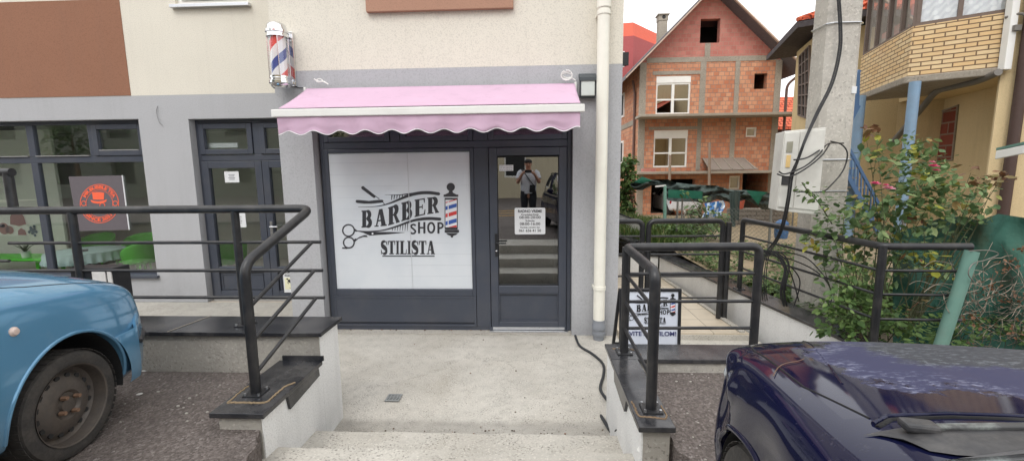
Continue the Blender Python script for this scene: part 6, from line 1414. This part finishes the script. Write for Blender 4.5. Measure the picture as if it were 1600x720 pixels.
rb0 = [Vector((3.30, 4.22, .35)), Vector((3.12, 4.30, .35)), Vector((3.45, 4.2, .35))]
for (x, y, r, n, k) in cl:
    p = P(x, y, Y=4.2+rg.uniform(-.22, .3)); b0 = min(rb0, key=lambda q: abs(q.x-p.x)+rg.uniform(0, .2)); (cane(ST, b0+Vector((rg.uniform(-.25, .25), rg.uniform(-.1, .15), 0)), p, rg, .0055) if rg.random() < .62 else None)
    spray(LF if k < 2 else BR, p, int(n*2.1), r, .07, rg)
    if k == 1: spray(YL, p, 4, r, .075, rg)
    if rg.random() < .35: spray(YL, p, 2, r, .07, rg)
for x, y in ((1431, 262), (1460, 283), (1420, 335), (1440, 270)): spray(YL, P(x, y, Y=4.1), 4, .06, .07, rg)
for x, y in ((1415, 338), (1428, 345), (1424, 405), (1437, 470), (1410, 485)): spray(BR, P(x, y, Y=4.1), 4, .07, .08, rg)
ST.build('cane', STEM, rb_, smooth=60); LF.build('foliage', GRN, rb_, extra=[(YL, YLL), (BR, BRNL)])
PK = M('pink_petal', srgb(236, 112, 160), .6, var=.15, vs=60); PKL = M('pale_pink_petal', srgb(238, 172, 190), .6, var=.1, vs=60)
for x, y, mt, r in ((1367, 288, PK, .048), (1388, 296, PKL, .058), (1458, 261, PK, .05), (1462, 267, PK, .035), (1384, 290, PK, .03), (1456, 254, PKL, .03)):
    c = P(x, y, Y=3.72); m = MB()
    for i in range(16):
        a = i*2.4; e = .2+i*.07; R_ = r*(1-.035*i); d = Vector((math.cos(a)*math.cos(e), math.sin(a)*math.cos(e), math.sin(e))); s = Vector((-math.sin(a), math.cos(a), 0)); n = s.cross(d)
        m.add([c, c+d*R_*.6+s*R_*.5, c+d*R_+s*R_*.25+n*.2*R_, c+d*R_-s*R_*.25+n*.2*R_, c+d*R_*.6-s*R_*.5], [(0, 1, 2, 3, 4)])
    m.build('flower', mt, rb_)
# second, slender bush on the right
t = thing('rose_bush', 'slender rose shoot with bronze young leaves before the yellow house', 'rose bush', (3.75, 4.3, .6)); ST = MB(); LF = MB(); BR = MB()
for (x, y, r, n, k) in [(1517, 270, .10, 9, 2), (1530, 285, .10, 10, 0), (1552, 277, .08, 8, 2), (1566, 276, .06, 8, 2), (1518, 300, .12, 14, 0), (1510, 325, .12, 14, 0), (1528, 325, .10, 12, 0), (1540, 332, .1, 10, 0), (1505, 345, .08, 6, 0), (1548, 300, .06, 4, 0)]:
    p = P(x, y, Y=4.25+rg.uniform(-.15, .15)); cane(ST, Vector((3.72+rg.uniform(-.06, .06), 4.3, .5)), p, rg, .006, .06); spray(LF if k == 0 else BR, p, int(n*2.0), r, .062, rg)
ST.build('cane', STEM, t, smooth=60); LF.build('foliage', GRN, t); BR.build('bronze_foliage', BRNL, t)
# low leafy shrub over the cap
t = thing('shrub', 'low bright green leafy shrub spilling over the granite cap by the dark car', 'shrub', (3.0, 3.95, .35)); ST = MB(); LF = MB(); Y2 = MB()
for (x, y, r, n) in [(1310, 465, .13, 40), (1340, 455, .13, 40), (1290, 480, .11, 36), (1330, 480, .14, 50), (1360, 475, .14, 50), (1385, 490, .14, 50), (1350, 500, .13, 50), (1310, 500, .13, 50), (1285, 512, .08, 22), (1400, 505, .13, 44), (1420, 512, .1, 26), (1330, 515, .1, 36), (1370, 518, .1, 36)]:
    p = P(x, y, Y=3.85+rg.uniform(-.15, .35)); cane(ST, Vector((3.1+rg.uniform(-.15, .2), 4.05, .3)), p, rg, .005, .06); spray(LF, p, int(n*1.3), r, .056, rg)
for (x, y) in ((1313, 432), (1330, 428), (1345, 440)): spray(LF, P(x, y, Y=3.9), 16, .09, .055, rg)
spray(Y2, P(1272, 382, Y=4.15), 22, .08, .06, rg, (1.6, 1, .6)); spray(Y2, P(1455, 408, Y=3.95), 12, .09, .06, rg)
ST.build('stem', STEM, t, smooth=60); LF.build('foliage', GRN2, t); Y2.build('yellow_foliage', YLL, t)
# sprig reaching over the cabinet
t = thing('rose_shoot', 'thin rose shoot reaching across the foot of the white cabinet', 'plant', P(1290, 360, Y=4.1)); ST = MB(); LF = MB()
ST.tube(smoothpath([P(1300, 350, Y=4.15), P(1280, 318, Y=4.1), P(1262, 298, Y=4.05), P(1253, 285, Y=4.05)], 5), .005, 5)
for x, y, n in ((1258, 297, 10), (1270, 305, 12), (1280, 300, 8), (1282, 315, 8), (1252, 290, 5)): spray(LF, P(x, y, Y=4.08), n, .06, .055, rg)
ST.build('stem', STEM, t); LF.build('foliage', GRN2, t)
# ivy column and bushes by the brick house
def bush(name, lab, cat, base, pts, L, mat, rg, Y, dy=.4, stem=True):
    t = thing(name, lab, cat, base); S_ = MB(); F_ = MB()
    for x, y, r, n in pts:
        p = P(x, y, Y=Y+rg.uniform(-dy, dy))
        if stem: cane(S_, Vector(base), p, rg, .012, .1)
        spray(F_, p, n, r, L, rg)
    if stem: S_.build('stem', BARK, t)
    F_.build('foliage', mat, t)
bush('ivy', 'tall ivy climbing beside the building corner at the brick house', 'ivy', (3.0, 13, .5), [(978+rg.uniform(-7, 9), 250+i*3.4, .22, 60) for i in range(24)], .12, GRN2, rg, 13, .3)
bush('garden_bush', 'leafy bush with reddish shoots by the fence left of the blue sack', 'bush', P(1095, 358, Y=9.5), [(1090, 330, .2, 40), (1098, 318, .16, 26), (1082, 345, .22, 40), (1105, 335, .2, 34), (1100, 350, .24, 46), (1120, 345, .2, 40), (1078, 325, .12, 16), (1104, 308, .1, 10), (1132, 340, .15, 24), (1070, 300, .1, 8)], .10, GRN, rg, 9.5, .3)
bush('garden_bush', 'low round green bush in the garden bed behind the path railing', 'bush', P(1060, 370, Y=8.9), [(1030+i*9, 362+rg.uniform(-4, 6), .24, 70) for i in range(11)], .075, GRN2, rg, 9.0, .4, False)
bush('garden_bush', 'small green bush in the garden bed next to the path post', 'bush', P(1110, 410, Y=7.9), [(1075+i*10, 405+rg.uniform(-4, 8), .14, 40) for i in range(7)], .07, GRN2, rg, 8.4, .25, False)
# grass and weeds
m = MB(); GR = leafmat('grass_blade', [(0, (.05, .10, .02)), (.6, (.10, .17, .04)), (.9, (.20, .24, .08)), (1, (.34, .30, .14))])
def blade(x, y, h):
    z = terr(x, y); a = rg.uniform(0, 6.28); w_ = rg.uniform(.006, .014); d = Vector((math.cos(a), math.sin(a), 0)); s = Vector((-d.y, d.x, 0))*w_; p = Vector((x, y, z-.01)); k = rg.uniform(.1, .6)
    b = len(m.v); m.v += [tuple(q) for q in (p-s, p+s, p+d*h*k*.5+Vector((0, 0, h*.7))+s*.6, p+d*h*k*.5+Vector((0, 0, h*.7))-s*.6, p+d*h*k+Vector((0, 0, h)))]; m.f += [(b, b+1, b+2, b+3), (b+3, b+2, b+4)]
for i in range(15000):
    y = 8.1+6*rg.random()**1.3; x = rg.uniform(1.4, 1.4+(y-6.0)*.62)
    if mnoise.noise(Vector((x*1.1, y*1.1, 4))) < -.25: continue
    blade(x, y, rg.uniform(.06, .26))
m.build('grass', GR, kind='stuff', label='long green grass growing in the garden beyond the side path', category='grass')
m = MB(); mm2 = MB()
for i in range(9000):
    y = rg.uniform(3.6, 8.6); lim = np.interp(y, [3.05, 4.29, 7.87], [3.2, 3.06, 2.55]); x = lim+rg.random()**1.4*2.6
    if mnoise.noise(Vector((x*1.6, y*1.6, 9))) < -.22: continue
    leaf(m, Vector((x, y, terr(x, y)+rg.uniform(0, .14))), rg.uniform(.03, .08), rg.uniform(.025, .05), rg, 0)
m.build('ground_cover', GRN2, kind='stuff', label='low green weeds covering the soil behind the granite capped wall', category='weeds')
# dark net and dry vines on the far right
NETR = netmat('torn_green_net', srgb(44, 82, 72), srgb(66, 108, 96), 1.1)
t = thing('shade_net', 'torn dark green net hung over the fence at the right edge', 'net', (4.2, 4.4, .5))
rt = [(1395, 362), (1440, 352), (1470, 340), (1500, 338), (1530, 344), (1560, 334), (1600, 340), (1660, 345), (1760, 338), (2000, 340)]
def rn(u, v):
    px = 1395+500*u; yt = interp(rt, px); return P(px, yt+(570-yt)*v, Y=4.75-.9*u+.14*mnoise.noise(Vector((u*9, v*3, 2)))+.07*abs(mnoise.noise(Vector((u*26+v*9, v*5, 2))))+.02*math.sin(u*37+v*5))
MB().grid(rn, 170, 30).build('net_cloth', NETR, t, smooth=70)
t = thing('leaning_post', 'leaning green painted metal post at the end of the garden railing', 'post', (3.3, 3.6, .5))
GPM = M('green_painted_post', srgb(100, 138, 126), .65, var=.15, vs=9, dirt=(.2, .25, .2, 1), dirtamt=.4)
a, b = P(1519, 392, Y=3.55), P(1468, 545, Y=3.55); MB().tube([a, b], .046, 18).build('post', GPM, t, smooth=50)
m = MB(); m.tube(smoothpath([P(1514, 392, Y=3.5), P(1545, 391, Y=3.6), P(1560, 397, Y=3.7), P(1540, 406, Y=3.6), P(1520, 412, Y=3.48), P(1513, 428, Y=3.46), P(1522, 440, Y=3.5)], 6), .004, 5); m.build('tie_wire', WIRE, t)
t = thing('dry_vine', 'tangle of dry brown and grey vine stems over the right net', 'vine', (3.9, 3.8, .5))
V1 = MB(); V2 = MB(); V3_ = MB()
def wander(mb, x, y, Y, n, r, dx, dy):
    pts = []; a = rg.uniform(0, 6.28)
    for i in range(n):
        pts.append(P(x, y, Y=Y+rg.uniform(-.05, .05))); a += rg.uniform(-.55, .55); x += math.cos(a)*9+dx; y += math.sin(a)*8+dy
        if y < 350: y += 8
    mb.tube(smoothpath(pts, 3), r, 4, caps=False)
for i in range(150): wander(V1 if rg.random() < .6 else V2, rg.uniform(1490, 1620), rg.uniform(430, 540), rg.uniform(3.55, 4.1), rg.randint(5, 11), rg.uniform(.001, .0024), rg.uniform(-1, 1), rg.uniform(-1.5, .5))
for i in range(18): wander(V2, rg.uniform(1480, 1600), rg.uniform(400, 500), rg.uniform(3.5, 3.9), rg.randint(6, 10), rg.uniform(.002, .0035), rg.uniform(-2, 1), rg.uniform(1, 4))
for i in range(24):
    x = rg.uniform(1510, 1600); y = 540-(x-1490)*.9+rg.uniform(-60, 70)
    if 380 < y < 545: spray(V3_, P(x, y, Y=rg.uniform(3.6, 4.0)), 12, .06, .03, rg)
V1.build('dark_stem', M('dark_dry_stem', srgb(84, 78, 70), .9, var=.3), t, extra=[(V3_, leafmat('rust_dry_leaf', [(0, (.16, .07, .04)), (1, (.30, .15, .08))]))]); V2.build('pale_stem', M('pale_dry_stem', srgb(150, 138, 124), .9, var=.3), t)
# ---------------------------------------------------------------- the photographer and the street side (seen as reflections)
SKIN = M('skin', srgb(190, 140, 116), .6, var=.06); SHIRT = M('white_shirt', srgb(214, 216, 222), .8, var=.04); TROU = M('dark_trousers', srgb(40, 42, 48), .85); HAIR = M('dark_hair', srgb(40, 32, 28), .7)
pg = .508
pe = thing('person', 'man in a white t-shirt holding up a phone, dark bag across the chest', 'person', (-.09, -.46, pg), local=True)
pts = [(0, 0, .92), (0, 0, 1.08), (0, .0, 1.24), (0, -.01, 1.38), (0, 0, 1.47), (0, .03, 1.55), (0, .05, 1.63), (0, .04, 1.68)]
rad = [(.165, .115), (.155, .11), (.17, .115), (.165, .10), (.06, .06), (.068, .075), (.078, .092), (.06, .07)]; ed = [(i, i+1) for i in range(7)]
for s in (-1, 1):
    b = len(pts); pts += [(s*.10, 0, .84), (s*.105, .02, .50), (s*.11, -.01, .09), (s*.12, .11, .035)]; rad += [.088, .058, .04, .04]; ed += [(0, b), (b, b+1), (b+1, b+2), (b+2, b+3)]
    b = len(pts); pts += [(s*.19, 0, 1.40), (s*.27, .10, 1.16), (s*.145, .30, 1.38), (s*.095, .335, 1.42)]; rad += [.062, .044, .032, .03]; ed += [(3, b), (b, b+1), (b+1, b+2), (b+2, b+3)]
    h = b+3
    for k, (dx, dz) in enumerate(((0, .055), (.006, .035), (.01, .012), (.012, -.012), (-.03, .05))):
        f = len(pts); pts += [(s*(.075+dx*.3), .352, 1.42+dz*.8), (s*(.052+dx), .362, 1.43+dz)]; rad += [.010, .008]; ed += [(h, f), (f, f+1)]
skin('body', SKIN, pts, ed, rad, pe)
def shellgrid(ring, nm, mt): MB().grid(lambda u, v: ring(u, v), 24, 10).build(nm, mt, pe, smooth=60)
shellgrid(lambda u, v: ((.172+.018*math.sin(v*PI)+.012*(1-v))*math.cos(2*PI*u)*(1 if v < .85 else 1-(v-.85)*2.4), (.128+.01*math.sin(v*PI))*math.sin(2*PI*u)*(1 if v < .85 else 1-(v-.85)*2.2), .90+.57*v), 'shirt', SHIRT)
for s in (-1, 1): MB().tube([(s*.15, 0, 1.42), (s*.20, .01, 1.39), (s*.245, .06, 1.26)], [.082, .078, .07], 14).build('sleeve', SHIRT, pe, smooth=60)
for s in (-1, 1): MB().tube([(s*.075, 0, .95), (s*.10, 0, .82), (s*.105, .02, .50), (s*.11, -.01, .08)], [.115, .105, .075, .06], 16).build('trouser_leg', TROU, pe, smooth=60)
for s in (-1, 1): MB().ball((s*.118, .055, .045), .06, 14, 8, (.85, 2.1, .75)).build('shoe', INK, pe, smooth=60)
MB().ball((0, .035, 1.675), .092, 18, 10, (.98, 1.1, .72)).build('hair', HAIR, pe, smooth=60)
m = MB()
for s in (-1, 1): m.ball((s*.030, .128, 1.63), .010, 8, 6)
m.build('eye', INK, pe); MB().ball((0, .138, 1.595), .018, 8, 6, (.8, 1.1, 1.4)).build('nose', SKIN, pe, smooth=60); MB().box(-.024, .024, .122, .128, 1.552, 1.560).build('mouth', M('lips', srgb(150, 92, 84), .6), pe)
for s in (-1, 1): MB().ball((s*.082, .035, 1.615), .026, 8, 6, (.4, .7, 1.2)).build('ear', SKIN, pe, smooth=60)
MB().box(-.075, .075, .372, .381, 1.405, 1.475).build('phone', INK, label='black phone held up in both hands of the photographer', category='phone', atzero=True).location = (-.09, -.46, pg)
bg_ = thing('shoulder_bag', 'small dark shoulder bag hanging on a strap over the white t-shirt', 'bag', (-.09, -.46, pg), local=True)
MB().box(.03, .17, .13, .18, .93, 1.12).build('bag_body', INK, bg_, bevel=.015); MB().tube(smoothpath([(.12, .15, 1.12), (.0, .155, 1.27), (-.12, .09, 1.45), (-.13, -.05, 1.46), (0, -.15, 1.2), (.14, -.02, 1.06)], 6), .011, 6).build('strap', INK, bg_)
# buildings, tree belt and a silver car across the street
OB_ = plaster('street_house_render', srgb(206, 194, 166), streak=.2)
t = thing('street_house', 'beige rendered house with dark windows across the street', 'house', (-1, -14, .5)); m = MB(); holes = [(x, x+1.2, z, z+1.5) for x in (-10.5, -7.5, -4.5, -1.5, 1.6, 4.6, 7.6) for z in (1.6, 4.6)]
m.wall(-13, 10, -13.6, -13.3, .4, 7.6, holes); m.build('wall', OB_, t)
for h in holes: w = MB().frame(h[0], h[1], h[2], h[3], -13.5, -13.4, .08).build('window', WHITEP, t); MB().box(h[0]+.07, h[1]-.07, -13.47, -13.45, h[2]+.07, h[3]-.07).build('pane', DARKIN, w)
MB().slab([(-13.5, -12.8, 7.55), (10.5, -12.8, 7.55), (10.5, -17, 9.6), (-13.5, -17, 9.6)], .2).build('roof', TILEO, t)
t = thing('street_house', 'long grey green block with flat roof across the street', 'building', (-32, -16, .5)); m = MB(); h2 = [(x, x+1.6, z, z+1.5) for x in range(-52, -16, 4) for z in (1.4, 4.4, 7.4)]
m.wall(-55, -14.5, -15.6, -15.2, .4, 11, h2); m.build('wall', plaster('block_render', srgb(128, 130, 120), streak=.2), t)
m = MB(); [m.box(h[0], h[1], -15.5, -15.45, h[2], h[3]) for h in h2]; m.build('window_band', DARKIN, t)
SIL = M('silver_paint', srgb(176, 180, 184), .22, .5, coat=.5, var=.04)
make_car('parked_car', 'silver hatchback parked across the street', SIL, SIL, 1.65, profile(.75, .95, 2.45), 2.45, 1.45, (-6.9, -5.6, .51), math.radians(92), detail=False)
m = MB()
for i in range(3): m.box(-4, 5, -4.0-i*.9, -3.85-i*.9, .513, .515)
m.build('road_marking', M('yellow_road_paint', srgb(206, 160, 70), .8, var=.2), kind='structure')
def tree(x, y, h, lab, rg):
    t = thing('street_tree', lab, 'tree', (x, y, .5)); MB().tube([(x, y, .4), (x+.1, y, h*.4), (x+.05, y+.1, h*.7)], [.18, .12, .06], 8).build('trunk', BARK, t, smooth=60); F_ = MB()
    for i in range(16): spray(F_, Vector((x+rg.uniform(-1.2, 1.2), y+rg.uniform(-1.0, 1.0), h*.45+rg.uniform(0, h*.5))), 60, .7, .22, rg)
    F_.build('crown', DKG, t)
tree(-9.5, -10.5, 5.0, 'leafy street tree on the left across the street', rg); tree(-4.2, -11, 4.2, 'smaller leafy street tree before the beige house', rg); tree(-19, -11, 6.5, 'tall leafy street tree before the grey green block', rg); tree(-27, -12, 6, 'broad leafy street tree at the far left before the grey green block', rg); tree(6, -11, 5, 'leafy street tree on the right across the street', rg)
# ---------------------------------------------------------------- light, sky, camera
w = bpy.data.worlds.new('World'); SC.world = w; w.use_nodes = True
nt = w.node_tree; nt.nodes.clear()
out = nt.nodes.new('ShaderNodeOutputWorld'); bg = nt.nodes.new('ShaderNodeBackground'); sk = nt.nodes.new('ShaderNodeTexSky')
sk.sky_type = 'NISHITA'; sk.sun_disc = False; sk.sun_elevation = math.radians(52); sk.sun_rotation = math.radians(200); sk.dust_density = 6; sk.air_density = 1.5; sk.ozone_density = .6
hs = nt.nodes.new('ShaderNodeHueSaturation'); hs.inputs['Saturation'].default_value = .12; nt.links.new(sk.outputs[0], hs.inputs['Color'])
mxw = nt.nodes.new('ShaderNodeMix'); mxw.data_type = 'RGBA'
[i for i in mxw.inputs if i.type == 'VALUE'][0].default_value = .65
ci = [i for i in mxw.inputs if i.type == 'RGBA']; nt.links.new(hs.outputs[0], ci[0]); ci[1].default_value = (14.9, 15.0, 15.3, 1)
nt.links.new([q for q in mxw.outputs if q.type == 'RGBA'][0], bg.inputs['Color']); bg.inputs['Strength'].default_value = .15
nt.links.new(bg.outputs[0], out.inputs[0])
sl = bpy.data.lights.new('sun', 'SUN'); sl.energy = .7; sl.angle = math.radians(18); sl.color = (1, .96, .9)
so = bpy.data.objects.new('sun', sl); COL.objects.link(so)
el, az = math.radians(52), math.radians(200)
d = Vector((math.sin(az)*math.cos(el), math.cos(az)*math.cos(el), math.sin(el))); so.rotation_euler = d.to_track_quat('Z', 'Y').to_euler()
cd = bpy.data.cameras.new('camera'); cam = bpy.data.objects.new('camera', cd); COL.objects.link(cam); SC.camera = cam
cd.sensor_fit = 'HORIZONTAL'; cd.sensor_width = 36; cd.lens = 36*CF/1600; cd.clip_end = 2000; cd.clip_start = .05
mt = Matrix((( _R.x, _U.x, -_F.x, 0), (_R.y, _U.y, -_F.y, 0), (_R.z, _U.z, -_F.z, CAMZ), (0, 0, 0, 1))); cam.matrix_world = mt
SC.render.engine = 'CYCLES'
SC.cycles.max_bounces = 8; SC.cycles.transparent_max_bounces = 16; SC.cycles.sample_clamp_indirect = 6; SC.cycles.use_denoising = True
SC.view_settings.view_transform = 'Standard'; SC.view_settings.look = 'None'; SC.view_settings.exposure = 0
